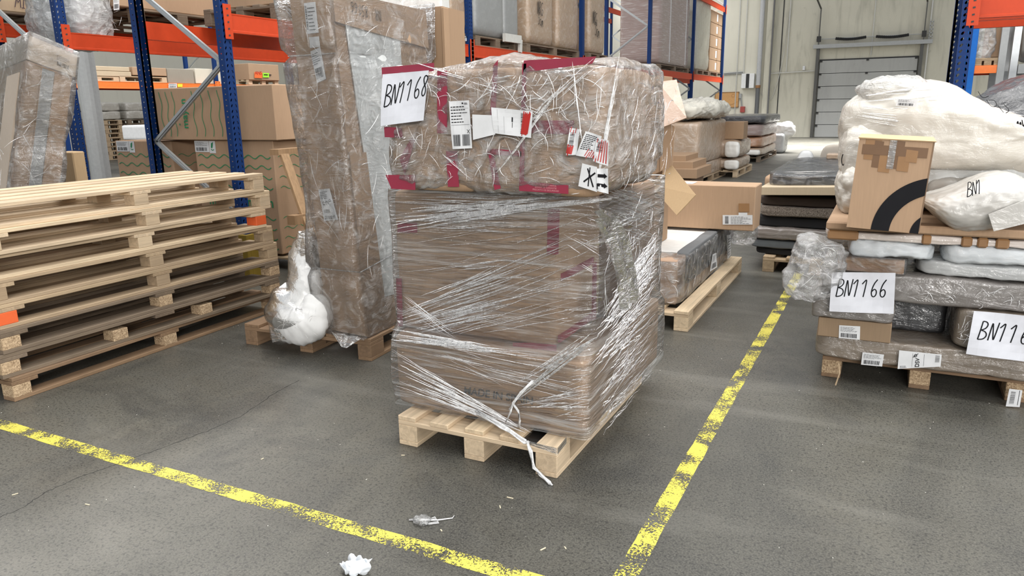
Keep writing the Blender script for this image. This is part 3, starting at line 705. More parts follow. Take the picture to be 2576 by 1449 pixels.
def tape(parent, y, pts, mat=RTAPE, name='tape_strip', items=(), mats=None): return decal(name, parent, *py(y, *pts), list(items), [mat]+(mats or []), off=.0006)
ty = 2.772
tape(cbm, ty, [(1378, 525), (1408, 525), (1405, 640), (1376, 640)]); tape(cbm, ty, [(1335, 862), (1400, 868), (1400, 890), (1335, 884)])
tape(cbm, ty, [(1000, 560), (1050, 560), (1050, 585), (1000, 585)]); tape(cbm, ty, [(1290, 862), (1335, 862), (1335, 884), (1290, 878)])
tape(cbm, ty, [(1000, 820), (1014, 820), (1010, 700), (996, 700)])
for z0_, z1_, y0_, y1_ in ((.52, .80, 3.2, 3.24), (.80, .83, 2.82, 3.2), (.53, .56, 2.8, 3.2)):
    bx('tape_strip', -1.203, -1.19, y0_, y1_, z0_, z1_, RTAPE, cbm, 0)
cbb = thing('cardboard_box', 'shaded dark brown carton at the back of the central load under film', 'box', (-1.5, 3.53, .5))
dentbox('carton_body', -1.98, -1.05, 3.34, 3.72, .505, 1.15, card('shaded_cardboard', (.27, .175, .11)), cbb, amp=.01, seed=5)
# top carton in its loose bag
ctp = thing('cardboard_box', 'crimson-taped carton in a loose clear bag on top of the central load', 'box', (-1.46, 3.05, 1.17))
dentbox('carton_body', -1.955, -.985, 2.685, 3.42, 1.178, 1.665, CB, ctp, k=18, amp=.012, seed=8)
y = 2.668
for q in ([(960, 170), (1092, 158), (1092, 178), (962, 205)], [(1100, 178), (1125, 178), (1125, 335), (1100, 335)], [(1241, 165), (1253, 150), (1246, 300), (1232, 300)],
          [(1314, 160), (1324, 160), (1318, 470), (1306, 470)], [(1318, 152), (1500, 142), (1490, 160), (1316, 182)], [(1330, 303), (1445, 303), (1440, 338), (1330, 335)],
          [(1226, 373), (1312, 380), (1312, 394), (1226, 388)], [(1228, 388), (1242, 388), (1260, 474), (1244, 478)], [(966, 318), (1010, 322), (1014, 347), (968, 345)],
          [(1005, 400), (1035, 345), (1045, 350), (1018, 440)], [(970, 440), (1045, 440), (1045, 478), (985, 475)], [(1122, 380), (1150, 380), (1155, 470), (1127, 470)]):
    tape(ctp, y, q)
tw = decal('printed_tape', ctp, *py(y-.002, (1306, 455), (1430, 466), (1430, 488), (1306, 480)),
      [('t', 'CINTA DE GARANTIA', .07, .026, .007, 1, 0), ('t', 'BANDE DE GARANTIE', .07, .016, .007, 1, 0), ('t', 'PRECINTO DE SEGURIDAD', .06, .006, .007, 1, 0)], [RTAPE, RTXT], off=.0006)
def bagfn(p, v):
    if v.x > .55 and v.z > -.6: p = p+V3((.025*(v.x-.55)*2, 0, .03*(v.x-.3)))
    if v.z < -.8: p = p*.985
    p.z += .02*math.sin(p.x*9+1)*(1 if v.z > .8 else 0)
    return p
bg = blob('plastic_bag', (-1.46, 3.06, 1.435), (.508, .395, .262), BAG, ctp, 12, 60, .016, 4.5, fn=bagfn, seed=4, fine=.006)
c0 = V3((-1.96, 2.640, 1.19))
crumple(ctp, c0, (.98, 0, 0), (0, 0, .46), 120, .09, .003, (0, -1, 0), 5)
crumple(ctp, (-.90, 2.68, 1.19), (.02, .72, 0), (0, 0, .42), 80, .10, .003, (1, 0, 0), 9)
crumple(ctp, (-1.5, 2.638, 1.45), (.55, 0, 0), (0, 0, .19), 60, .10, .003, (0, -1, 0), 15, sag=.15)
# big sweeping folds
folds(ctp, 2.642, [((1215, 480), (1400, 240), .004, .01, 5, 7), ((1300, 330), (1500, 150), .01, .02, 7, 6), ((1215, 400), (1330, 155), .004, .01, 4, 5), ((1470, 400), (1440, 150), .01, .02, 5, 5),
                  ((1500, 470), (1560, 150), .005, .05, 12, 6), ((1090, 330), (1060, 420), .01, .01, 3, 4), ((1100, 370), (1190, 450), .01, .01, 4, 4), ((1290, 240), (1040, 170), .02, .02, 5, 5)], 3, 'film_folds', amp=.008)
def stk(y, pts, seed, style, extra=None, parent=ctp, **k): return sticker(parent, *py(y, *pts), seed=seed, style=style, extra=extra, **k)
yl = 2.632
stk(yl, [(1130, 255), (1181, 252), (1187, 373), (1139, 375)], 11, 1, lambda W, Hh: [('r', W*.62, Hh*.93, W*.7, Hh*.96, 1), ('r', W*.74, Hh*.94, W*.9, Hh*.95, 1), ('r', W*.74, Hh*.92, W*.92, Hh*.93, 1), ('s', [(W*.8, Hh*.32), (W*.95, Hh*.4)], .002, 1), ('s', [(W*.8, Hh*.4), (W*.95, Hh*.31)], .002, 1), ('r', W*.05, Hh*.84, W*.95, Hh*.843, 1)], curl=.003)
def redscrib(a, b, c, d, n=9, w_=.004, mi=2):
    def f(W, Hh):
        it = []
        r = random.Random(2)
        for i in range(n):
            t = i/(n-1); it.append(('s', [(W*(a+(b-a)*t), Hh*(c+r.uniform(-.05, .05))), (W*(a+(b-a)*t+.06), Hh*(d+r.uniform(-.06, .06)))], w_, mi))
        return it
    return f
stk(yl, [(1236, 270), (1341, 280), (1335, 347), (1243, 335)], 12, None, lambda W, Hh: bars(W*.72, Hh*.1, W*.83, Hh*.9, 1, False, 5)+[('r', W*.14, Hh*.05, W*.143, Hh*.95, 1), ('r', W*.3, Hh*.05, W*.303, Hh*.7, 1), ('r', W*.5, Hh*.3, W*.512, Hh*.5, 1), ('r', W*.49, Hh*.52, W*.52, Hh*.7, 1)]+redscrib(.74, .9, .08, .92)(W, Hh), curl=.003)
stk(yl, [(1434, 322), (1459, 325), (1450, 390), (1424, 390)], 13, None, lambda W, Hh: bars(W*.15, Hh*.25, W*.55, Hh*.85, 1, False, 8)+redscrib(.05, .5, .02, .35, 5, .005)(W, Hh)+redscrib(.1, .6, .8, 1., 3, .003)(W, Hh), curl=.003)
stk(yl-.003, [(1474, 330), (1515, 343), (1492, 398), (1449, 391)], 14, None, lambda W, Hh: lines(W*.1, Hh*.3, W*.95, Hh*.95, 9, seed=5, th=.45)+redscrib(.5, .95, .0, .3, 5, .003)(W, Hh), curl=.004)
stk(yl-.005, [(1503, 348), (1532, 353), (1529, 418), (1492, 405)], 15, None, lambda W, Hh: bars(W*.1, Hh*.45, W*.5, Hh*.9, 1, False, 8)+redscrib(.0, .85, .05, .95, 6, .0035)(W, Hh), curl=.004)
stk(yl, [(1465, 411), (1502, 420), (1502, 483), (1455, 468)], 16, None, lambda W, Hh: [('s', [(W*.25, Hh*.25), (W*.9, Hh*.75)], .006, 1), ('s', [(W*.4, Hh*.85), (W*.8, Hh*.15)], .006, 1), ('s', [(W*.55, Hh*.92), (W*.52, Hh*.12)], .0045, 1)], label='white handling sticker with a black cross')
def arrows(W, Hh):
    it = []
    for v in (.62, .22): it += [('r', W*.08, Hh*v, W*.65, Hh*(v+.14), 1), ('p', [(W*.62, Hh*(v-.05)), (W*.95, Hh*(v+.07)), (W*.62, Hh*(v+.19))], 1)]
    return it+[('r', W*.0, Hh*.08, W*.1, Hh*.34, 1)]
stk(yl-.003, [(1502, 424), (1530, 424), (1530, 488), (1502, 480)], 17, None, arrows, curl=.003, label='white sticker with two black arrows')
stk(yl, [(1188, 288), (1240, 290), (1246, 338), (1190, 352)], 18, None, None, name='clear_pocket', off=.0004)
# paper BN1168
def paper(name_label, y, pts, txt, u, v, h, rise, slant=.1, curl=.004, adv=.74, narrow=1.0):
    tl, tr, br, bl = py(y, *pts)
    o = decal('paper_sheet', None, tl, tr, br, bl, hand(txt, u, v, h, 1, adv, slant, rise, .06, narrow), [plain('bright_paper', (.70, .715, .77), .6), INK], curl=curl)
    return tag(o, name_label, 'paper')
paper('white sheet handwritten BN1168 taped to the top carton of the central load', 2.622, [(963, 187), (1080, 177), (1064, 303), (958, 317)], 'BN1168', .012, .075, .088, .058, narrow=.62, adv=.66)
# stretch film round the two lower tiers
sf = thing('stretch_film', 'clear stretch film wound tightly round the lower boxes of the central load', 'plastic film', (-1.52, 3.28, .15))
loft('film_skin', [(.150, -2.015, -1.02, 2.692, 3.88, .03), (.30, -2.025, -1.02, 2.682, 3.89, .03), (.49, -2.02, -1.018, 2.682, 3.88, .05), (.535, -2.035, -1.03, 2.745, 3.84, .06), (.80, -2.045, -1.01, 2.755, 3.76, .06), (1.10, -2.045, -1.0, 2.755, 3.76, .06), (1.172, -2.03, -1.0, 2.73, 3.76, .06)], STR, sf, amp=.008, nz=8, cap=False)
folds(sf, 2.735, [
    ((978, 545), (1530, 495), .03, .02, 26, 7), ((985, 575), (1400, 500), .02, .03, 22, 6), ((980, 500), (1520, 520), .03, .03, 18, 4),
    ((990, 560), (1330, 570), .05, .05, 14, 3), ((1010, 790), (1310, 690), .05, .08, 26, 4.5), ((1000, 810), (1490, 640), .04, .12, 26, 4), ((1000, 835), (1300, 770), .04, .05, 20, 5),
    ((1140, 675), (1300, 655), .02, .03, 6, 4), ((1000, 640), (1400, 600), .15, .15, 22, 2.5), ((1010, 760), (1150, 850), .05, .02, 12, 4), ((1050, 850), (1490, 700), .04, .16, 16, 3.2),
    ((1400, 740), (1520, 720), .2, .2, 26, 3), ((1400, 560), (1520, 600), .12, .15, 16, 3), ((1060, 720), (1480, 560), .1, .1, 12, 2.5)], 7)
folds(sf, 2.672, [
    ((985, 840), (1240, 880), .03, .015, 26, 7), ((990, 850), (1400, 900), .012, .01, 12, 5), ((990, 905), (1330, 1085), .05, .004, 26, 6), ((995, 960), (1330, 1090), .04, .006, 22, 6),
    ((1000, 860), (1480, 960), .06, .1, 20, 2.5), ((1285, 1015), (1490, 850), .006, .035, 22, 6), ((1290, 1020), (1480, 1000), .006, .05, 12, 3.5), ((1300, 960), (1500, 840), .01, .03, 14, 5),
    ((1400, 1000), (1490, 990), .12, .12, 26, 3), ((1100, 880), (1280, 960), .05, .05, 8, 2)], 8, amp=.006)
folds(sf, -1.008, [((1510, 520), (1650, 560), .1, .1, 50, 5), ((1510, 820), (1650, 640), .08, .12, 60, 7), ((1490, 900), (1650, 700), .1, .2, 66, 7), ((1500, 1010), (1640, 830), .08, .1, 40, 5), ((1530, 540), (1600, 740), .08, .08, 30, 7), ((1500, 1080), (1640, 920), .05, .05, 24, 5),
    ((1515, 600), (1650, 520), .15, .1, 30, 4)], 9, N=(1, 0, 0), ax='x', amp=.012)
crumple(sf, (-1.0, 2.8, .56), (.0, .85, 0), (0, 0, .58), 90, .12, .004, (1, 0, 0), 19, sag=.15)
# hanging flap of film on the right side
fl_ = MB(); P0 = [atx(a, b, -.975) for a, b in ((1500, 520), (1545, 540), (1575, 600), (1600, 690), (1615, 745))]; P1 = [atx(a, b, -.965) for a, b in ((1505, 560), (1525, 620), (1540, 680), (1555, 740), (1565, 782))]
for i in range(4):
    for j in range(6):
        def Q(i, j): p = P0[i].lerp(P1[i], j/6); return p+V3((.015*math.sin(j*2.1+i), 0, 0))
        fl_.face([Q(i, j), Q(i+1, j), Q(i+1, j+1), Q(i, j+1)])
fl_.build('loose_flap', BAG, sf, True)
# knot and tails
kn = MB(); r = random.Random(4)
def strandy(b, pts, rad, n, seed):
    rr = random.Random(seed); P = [V3(p) for p in pts]
    for i in range(n):
        b.tube([p+V3((rr.uniform(-1, 1), rr.uniform(-.6, .6), rr.uniform(-1, 1)))*rad for p in P], [rad*rr.uniform(.3, .6) for _ in P], 5)
k0 = aty(1290, 1015, 2.65)
strandy(kn, [aty(1340, 960, 2.665), aty(1310, 990, 2.655), k0, aty(1283, 1030, 2.65)], .006, 6, 1)
strandy(kn, [k0, aty(1285, 1035, 2.64), aty(1272, 1062, 2.645)], .0035, 4, 2); strandy(kn, [k0, aty(1303, 1035, 2.64), aty(1308, 1058, 2.64), aty(1305, 1075, 2.645)], .0045, 5, 3)
kn.build('knot', FOLD, sf, True)
tl_ = MB()
strandy(tl_, [aty(1200, 1035, 2.66), aty(1260, 1072, 2.63), aty(1325, 1112, 2.575)], .009, 8, 5)
strandy(tl_, [aty(1325, 1112, 2.575), aty(1335, 1135, 2.55), V3(atz(1342, 1172, .05)), V3(atz(1362, 1196, .012)), V3(atz(1385, 1217, .008))], .008, 7, 6)
tl_.build('film_tail', FOLD, sf, True)
bnd = MB(); a_, b_ = aty(1325, 1108, 2.583), aty(1402, 1128, 2.583)
bnd.face([a_, b_, b_-V3((0, 0, .028)), a_-V3((0, 0, .016))]); b2_ = V3((-1.112, 2.68, b_.z+.012)); c_ = V3((-1.112, 2.585, b_.z))
bnd.face([c_, b2_, b2_-V3((0, 0, .03)), c_-V3((0, 0, .028))]); bnd.build('film_band', BAG2, sf)
bx('black_foil', -1.32, -1.22, 2.62, 2.95, .124, .13, plain('black_plastic', (.01, .01, .01), .2), None); tag(bpy.data.objects['black_foil'], 'scrap of shiny black foil between the deck boards of the central pallet', 'foil')
# ================================================================== OPEN CARTON behind right of the centre load
oc = thing('open_carton', 'tall opened brown carton with hanging flaps right behind the central load', 'box', (-1.75, 5.4, .475))
Yc = 5.25
def panel(name, pts, ys, mat, parent, th=.006):
    p = [aty(a, b, yy) for (a, b), yy in zip(pts, ys)]; N = (p[1]-p[0]).cross(p[3]-p[0]).normalized()*th; b = MB(); b.hexa([p[3], p[2], p[1], p[0], p[3]+N, p[2]+N, p[1]+N, p[0]+N]); return b.build(name, mat, parent)
bx('carton_body', -2.15, aty(1640, 380, Yc).x, Yc+.02, Yc+.5, .478, 1.72, CBK, oc)
panel('side_panel', [(1618, 190), (1663, 312), (1660, 432), (1618, 450)], [Yc]*4, CB, oc); panel('side_panel', [(1664, 300), (1697, 318), (1692, 414), (1660, 432)], [Yc-.02]*4, CBL if 0 else CB, oc)
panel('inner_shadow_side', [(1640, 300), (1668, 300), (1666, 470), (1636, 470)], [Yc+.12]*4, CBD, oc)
panel('top_flap', [(1655, 206), (1702, 200), (1727, 296), (1662, 322)], [Yc+.05, Yc+.05, Yc-.25, Yc-.25], wrapped('taped_cardboard', (.33, .205, .13), 'loose', .4, .3, .0, 2), oc)
panel('lower_flap', [(1634, 464), (1690, 416), (1750, 490), (1702, 541)], [Yc, Yc, Yc-.3, Yc-.3], CBL, oc)
# ================================================================== MATTRESS LOAD
ml = thing('wrapped_mattress', 'white-topped mattress with grey side in a cardboard tray under film', 'mattress', (-1.6, 5.9, .146))
bx('cardboard_tray', -2.0, -1.24, 4.99, 6.85, .148, .462, card('tray_card', (.42, .28, .19)), ml, .008)
bx('mattress_top', -1.98, -1.29, 5.25, 6.80, .40, .474, plain('white_quilt', (.74, .73, .70), .7), ml, .02)
dentbox('grey_side_cover', -1.315, -1.222, 5.22, 6.72, .24, .482, plain('grey_felt', (.14, .145, .15), .85), ml, k=14, n=18, amp=.008)
bx('dark_end', -1.3, -1.222, 6.74, 6.83, .22, .47, BLACK, ml)
blob('film_cover', (-1.61, 5.92, .305), (.40, .96, .158), BAG, ml, 20, 34, .008, 4, fine=.003)
crumple(ml, (-1.205, 5.0, .17), (0, 1.8, 0), (0, 0, .3), 60, .12, .004, (1, 0, 0), 21); crumple(ml, (-1.7, 4.955, .15), (.48, 0, 0), (0, 0, .3), 34, .12, .005, (0, -1, 0), 22)
sticker(ml, *px_(-1.2, (1793, 640), (1801, 636), (1804, 672), (1786, 683)), seed=31, style=0); sticker(ml, *px_(-1.2, (1828, 592), (1838, 590), (1838, 640), (1830, 652)), seed=32, style=2)
decal('stamped_logo', ml, (-1.75, 6.1, .4765), (-1.6, 6.1, .4765), (-1.6, 5.98, .4765), (-1.75, 5.98, .4765), [('r', .03, .012, .11, .022, 0), ('s', [(.05, .06), (.07, .1), (.09, .06)], .012, 0)], [INK], base=False)
# loose film end + long carton on top
lb = thing('long_carton', 'long flat brown carton on the mattress, paper label at its lower corner', 'box', (-1.45, 6.4, .48))
b0, b1 = aty(1668, 565, 6.2), aty(1896, 565, 6.2)
bx('carton_body', -2.0, b1.x, 6.2, 6.52, .50, .865, CB, lb, .006)
sticker(lb, *py(6.195, (1818, 541), (1893, 541), (1893, 565), (1818, 565)), seed=33, style=2); sticker(lb, *py(6.195, (1858, 535), (1880, 535), (1880, 541), (1858, 541)), seed=34, style=None)
sticker(lb, (-1.72, 6.42, .8665), (-1.45, 6.42, .8665), (-1.45, 6.24, .8665), (-1.72, 6.24, .8665), seed=35, style=None, extra=lambda W, Hh: [('s', [(W*.1, Hh*.3), (W*.2, Hh*.7), (W*.3, Hh*.4), (W*.5, Hh*.7), (W*.8, Hh*.5)], .008, 1)])
tape(lb, 6.194, [(1858, 512), (1885, 512), (1885, 533), (1858, 533)], BTAPE)
blob('film_end', (-1.08, 6.62, .40), (.10, .08, .09), BAG, lb, 3, 16, .03, 6, seed=3)
# ================================================================== TALL BAGGED CARTON (left of centre)
tc = thing('tall_carton', 'tall bagged carton with a white panel leaning on the brown pallet', 'box', (-3.0, 3.9, .146))
base_ = [V3((-3.13, 3.53, .15)), V3((-2.79, 3.50, .15)), V3((-2.86, 4.55, .15)), V3((-3.2, 4.57, .15))]
lean = V3((-.132, .053, 2.01))
def tallbox(b, shrink, zl0, zl1, i=0):
    c = sum(base_, V3())/4; p = [c+(q-c)*(1+shrink) for q in base_]; b.hexa([q+lean*zl0 for q in p]+[q+lean*zl1 for q in p], i)
t_ = MB(); tallbox(t_, 0, 0, 1); t_.build('carton_body', CBK, tc)
P = lambda u, v: base_[1].lerp(base_[2], u)+lean*v+V3((.004, 0, 0))     # on the right-hand face
Q = lambda u, v: base_[0].lerp(base_[1], u)+lean*v+V3((0, -.004, 0))    # on the left-hand (front) face
def pan(name, f, c, mat, th=V3((.006, 0, 0))):
    b = MB(); q = [f(*a) for a in c]; b.hexa([q[3]-th*0, q[2], q[2]+th, q[3]+th, q[0], q[1], q[1]+th, q[0]+th]); return b.build(name, mat, tc)
WPN = plain('white_panel', (.62, .64, .63), .4)
pan('white_panel', P, [(.12, .985), (.62, .93), (.62, .12), (.40, .12)] if 0 else [(.09, .925), (.66, .905), (.62, .08), (.21, .10)], WPN)
pan('top_sleeve', P, [(-.02, 1.01), (1.0, 1.01), (1.0, .885), (-.02, .925)], CB, V3((.02, 0, 0)))
pan('lower_sleeve', P, [(-.005, .56), (.16, .555), (.215, 0), (-.005, 0)], CBK, V3((.012, 0, 0)))
decal('handwriting', tc, P(.46, .935)+V3((.024, 0, 0)), P(.07, .955)+V3((.024, 0, 0)), P(.07, .995)+V3((.024, 0, 0)), P(.46, .985)+V3((.024, 0, 0)), hand('NR. 85166', .02, .012, .065, 0, .66, .05, 0, .06, .85), [INK], base=False)
sticker(tc, Q(.35, .985), Q(.62, .985), Q(.62, .90), Q(.35, .90), seed=41, style=2, off=.003); sticker(tc, Q(.38, .89), Q(.62, .89), Q(.62, .86), Q(.38, .86), seed=42, style=None, off=.003)
sticker(tc, Q(.38, .85), Q(.62, .86), Q(.68, .77), Q(.46, .76), seed=43, style=0, off=.003)
def dsv(W, Hh): return [('t', 'DSV', W*.15, Hh*.5, .022, 1, 0), ('s', [(W*.7, Hh*.62), (W*.78, Hh*.68), (W*.84, Hh*.6), (W*.76, Hh*.56), (W*.7, Hh*.62)], .003, 1)]+bars(W*.12, Hh*.24, W*.6, Hh*.36, 1, True, 4)+bars(W*.1, Hh*.04, W*.9, Hh*.16, 1, True, 5)+lines(W*.1, Hh*.7, W*.8, Hh*.95, 5, seed=7)
sticker(tc, *[V3(p) for p in py(3.49, (801, 477), (829, 474), (850, 552), (816, 556))], seed=44, style=None, extra=dsv)
# second slimmer carton behind
sc2 = thing('slim_carton', 'slim brown carton standing behind the tall bagged carton', 'box', (-3.0, 4.7, .146))
t_ = MB(); t_.hexa([V3((-3.25, 4.74, .15)), V3((-2.92, 4.74, .15)), V3((-2.95, 5.1, .15)), V3((-3.28, 5.1, .15))]+[V3((-3.25, 4.74, 2.22)), V3((-2.92, 4.74, 2.22)), V3((-2.95, 5.1, 2.22)), V3((-3.28, 5.1, 2.22))]); t_.build('carton_body', CBK, sc2)
bx('edge_strip', -2.925, -2.9, 4.73, 4.8, .15, 2.21, CBK, sc2)
def lbag(name, parent, off, amp, mat, z1=1.04, seed=0, n=30):
    c = sum(base_, V3())/4; V, Fs = [], []; nz = 46; r0 = []
    for q0, q1 in zip(base_, base_[1:]+base_[:1]):
        for t in range(n): r0.append(q0.lerp(q1, t/n))
    m = len(r0)
    for k in range(nz+1):
        v = z1*k/nz; pinch = 1-.10*math.exp(-((v-.84)/.012)**2)-.05*math.exp(-((v-.20)/.01)**2)+.03*math.sin(v*9)+(.07 if v > .92 else 0)*min(1, (v-.92)*8)
        for p in r0:
            d = p-c; q = c+d*(1+off)*pinch+lean*v
            s = noise.noise(V3((q.x*5, q.y*5, q.z*1.6+seed)))+.8*(1-2*abs(noise.noise(V3((q.x*8, q.y*8, q.z*3)))))
            V.append(q+d.normalized()*amp*s)
    for k in range(nz):
        for j in range(m): Fs.append((k*m+j, k*m+(j+1) % m, (k+1)*m+(j+1) % m, (k+1)*m+j))
    return mk(name, V, Fs, mat, parent, smooth=True)
lbag('plastic_bag', tc, .13, .018, film('bag_film', 'loose', .06, .34, .7, rough=.13))
t_ = MB(); t_.tube([V3((-3.24, 3.50, .60)), Q(0, .2)+V3((-.03, -.02, 0)), Q(1, .205)+V3((.02, -.02, .0)), P(.5, .24)+V3((.04, 0, 0)), P(1, .27)+V3((.03, 0, 0))], .004, 5); t_.build('strap', BAG2, tc)
t_ = MB(); t_.tube([Q(-.1, .84)+V3((-.01, -.02, 0)), Q(.95, .84)+V3((.0, -.015, 0)), P(.3, .845)+V3((.02, 0, 0))], .004, 5); t_.build('strap', BAG2, tc)
t_ = MB(); ft = [aty(830, 835, 3.42), aty(912, 850, 3.42), aty(865, 880, 3.34)]
for i in range(5):
    a, c = ft[0].lerp(ft[1], i/5), ft[0].lerp(ft[1], (i+1)/5); k = .012*(-1)**i; t_.face([a+V3((0, k, 0)), c-V3((0, k, 0)), ft[2].lerp(c, .15), ft[2].lerp(a, .15)])
t_.build('bag_corner', BAG2, tc)
cr_ = crumple(tc, Q(0, .28)+V3((0, -.04, 0)), Q(1, .28)-Q(0, .28), lean*.66, 36, .16, .004, (0, -1, 0), 24, sag=.12); crumple(tc, P(0, .1)+V3((.045, 0, 0)), P(.7, .1)-P(0, .1), lean*.86, 40, .18, .004, (1, 0, 0), 25, sag=.15)
# duvet roll
dv = thing('bagged_duvet', 'white duvet rolled in a clear bag at the corner of the brown pallet', 'duvet', (-3.45, 3.6, .146))
DUV = plain('white_duvet', (.80, .80, .79), .8)
def tubeblob(name, pts, rad, mat, parent, amp=.02, freq=9, ns=40, nr=26, flat=.8, seed=0):
    P_ = [V3(p) for p in pts]; m = len(P_)-1; V, Fs = [], []
    def cat(t):
        i = min(int(t), m-1); f = t-i; p0, p1, p2, p3 = P_[max(i-1, 0)], P_[i], P_[i+1], P_[min(i+2, m)]
        return .5*((2*p1)+(p2-p0)*f+(2*p0-5*p1+4*p2-p3)*f*f+(3*p1-p0-3*p2+p3)*f**3)
    def rd(t): i = min(int(t), m-1); f = t-i; f = f*f*(3-2*f); return rad[i]*(1-f)+rad[i+1]*f
    for k in range(ns+1):
        t = m*k/ns; c = cat(t); d = (cat(min(t+.05, m))-cat(max(t-.05, 0))).normalized(); a = d.cross(V3((0, 1, 0))).normalized(); b_ = a.cross(d)
        for j in range(nr):
            th = 2*math.pi*j/nr; rr_ = rd(t)*(math.sin(math.pi*min(max((k+.3)/(ns+.6), .02), .98))**.25)
            q = a*math.cos(th)*rr_+b_*math.sin(th)*rr_*flat; s = noise.noise((c+q)*freq+V3((seed, 0, 0)))+.8*(1-2*abs(noise.noise((c+q)*freq*1.9)))
            V.append(c+q*(1+amp*s/max(rr_, .05)))
    for k in range(ns):
        for j in range(nr): Fs.append((k*nr+j, k*nr+(j+1) % nr, (k+1)*nr+(j+1) % nr, (k+1)*nr+j))
    Fs += [tuple(range(nr))[::-1], tuple(range(ns*nr, ns*nr+nr))]
    return mk(name, V, Fs, mat, parent, smooth=True)
D = lambda a, b, yy=3.52: aty(a, b, yy)
tubeblob('duvet_body', [D(772, 594, 3.58), D(768, 660, 3.56), D(772, 728, 3.53), D(752, 768, 3.52), D(722, 786, 3.5)], [.09, .11, .12, .165, .20], DUV, dv, .02, 9)
tubeblob('duvet_fold', [D(705, 812, 3.46), D(748, 818, 3.43), D(786, 800, 3.45), D(792, 740, 3.5)], [.12, .125, .125, .10], DUV, dv, .014, 11, seed=4)
tubeblob('plastic_bag', [D(770, 582, 3.58), D(767, 660, 3.56), D(770, 728, 3.53), D(756, 770, 3.5), D(745, 805, 3.46), D(742, 832, 3.44)], [.10, .125, .135, .21, .25, .21], film('duvet_bag_film', 'loose', .03, .2, .3, rough=.2), dv, .010, 9, ns=50, nr=36)
t_ = MB(); t_.face([D(678, 820, 3.35), D(760, 850, 3.36), D(700, 858, 3.34), D(686, 862, 3.33)]); t_.face([D(672, 790, 3.38), D(678, 820, 3.35), D(686, 862, 3.33), D(680, 850, 3.36)]); t_.build('bag_corner', BAG2, dv)
t_ = MB(); t_.face([D(741, 612, 3.5), D(760, 580, 3.5), D(788, 572, 3.5), D(770, 640, 3.48), D(752, 650, 3.49)]); t_.build('bag_corner', BAG2, dv)
# ================================================================== RIGHT-HAND LOAD
YR = 4.22
ls = thing('wrapped_carton', 'long low film-wrapped carton at the bottom of the right-hand load, two white labels', 'box', (.4, 4.75, .14))
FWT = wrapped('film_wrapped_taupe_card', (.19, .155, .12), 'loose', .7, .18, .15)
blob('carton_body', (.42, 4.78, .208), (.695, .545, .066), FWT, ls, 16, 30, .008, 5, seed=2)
sticker(ls, *py(YR-.008, (2170, 886), (2224, 892), (2219, 922), (2166, 917)), seed=51, style=0)
def dsv2(W, Hh): return bars(W*.86, Hh*.35, W*.96, Hh*.9, 1, False, 4)+[('t', 'DSV', W*.5, Hh*.05, .02, 1, math.pi/2), ('s', [(W*.36, Hh*.75), (W*.4, Hh*.9), (W*.44, Hh*.75), (W*.38, Hh*.68), (W*.36, Hh*.75)], .003, 1), ('s', [(W*.34, Hh*.66), (W*.46, Hh*.92)], .003, 1), ('r', W*.6, Hh*.1, W*.605, Hh*.9, 1), ('r', W*.33, Hh*.1, W*.334, Hh*.9, 1)]+lines(W*.05, Hh*.05, W*.3, Hh*.2, 2, seed=3)
sticker(ls, *py(YR-.008, (2262, 881), (2369, 892), (2366, 922), (2258, 928)), seed=52, style=None, extra=dsv2)
fb_ = thing('flat_carton', 'small flat brown carton with a barcode label under the sheet BN1166', 'box', (-.08, 4.4, .27))
bx('carton_body', -.262, .098, YR, 4.62, .268, .374, card('umber_cardboard', (.26, .18, .11)), fb_, .004)
sticker(fb_, *py(YR-.003, (2111, 818), (2164, 821), (2163, 855), (2110, 850)), seed=53, style=0)
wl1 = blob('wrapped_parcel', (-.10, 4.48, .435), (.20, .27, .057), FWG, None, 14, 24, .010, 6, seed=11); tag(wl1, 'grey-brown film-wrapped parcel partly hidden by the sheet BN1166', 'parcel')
sticker(wl1, *py(YR-.006, (2123, 783), (2176, 787), (2176, 797), (2123, 793)), seed=54, style=None)
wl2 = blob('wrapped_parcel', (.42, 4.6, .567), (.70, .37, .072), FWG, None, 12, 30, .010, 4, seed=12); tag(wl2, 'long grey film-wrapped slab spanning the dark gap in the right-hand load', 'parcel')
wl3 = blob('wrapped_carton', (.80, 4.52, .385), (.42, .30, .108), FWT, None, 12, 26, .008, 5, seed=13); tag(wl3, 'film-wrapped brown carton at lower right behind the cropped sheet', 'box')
crumple(wl3, (.38, YR-.012, .29), (.1, 0, 0), (0, 0, .18), 40, .06, .003, (0, -1, 0), 61)
vb = blob('black_parcel', (.19, 4.72, .378), (.17, .26, .10), FWB, None, 12, 18, .008, 5, seed=19); tag(vb, 'black wrapped parcel deep in the gap under the long grey slab', 'parcel')
br = thing('brown_carton', 'narrow dark-taped carton just above the sheet BN1166', 'box', (-.04, 4.4, .64))
bx('carton_body', -.19, .125, YR+.01, 4.7, .641, .718, card('rust_cardboard', (.30, .155, .06)), br, .005)
blob('film_cover', (-.033, 4.46, .68), (.172, .26, .044), BAG, br, 12, 16, .006, 7, seed=4)
wl4 = blob('wrapped_parcel', (.62, 4.55, .682), (.44, .30, .040), FWG2, None, 7, 26, .012, 6, seed=14); tag(wl4, 'pale grey film-wrapped packet under the right bubble-wrapped bundle', 'parcel')
bw1 = blob('bubble_wrapped_bundle', (.05, 4.42, .765), (.20, .19, .043), BUB, None, 6, 26, .014, 9, seed=15); tag(bw1, 'left of the two silvery bubble-wrapped bundles on the right-hand load', 'bundle')
bw2 = blob('bubble_wrapped_bundle', (.66, 4.42, .765), (.37, .19, .045), BUB, None, 6, 28, .014, 8, seed=16); tag(bw2, 'right of the two silvery bubble-wrapped bundles on the right-hand load', 'bundle')
ts = thing('taped_slab', 'thin white slab with brown tape bands under the flat carton', 'parcel', (.4, 4.5, .805))
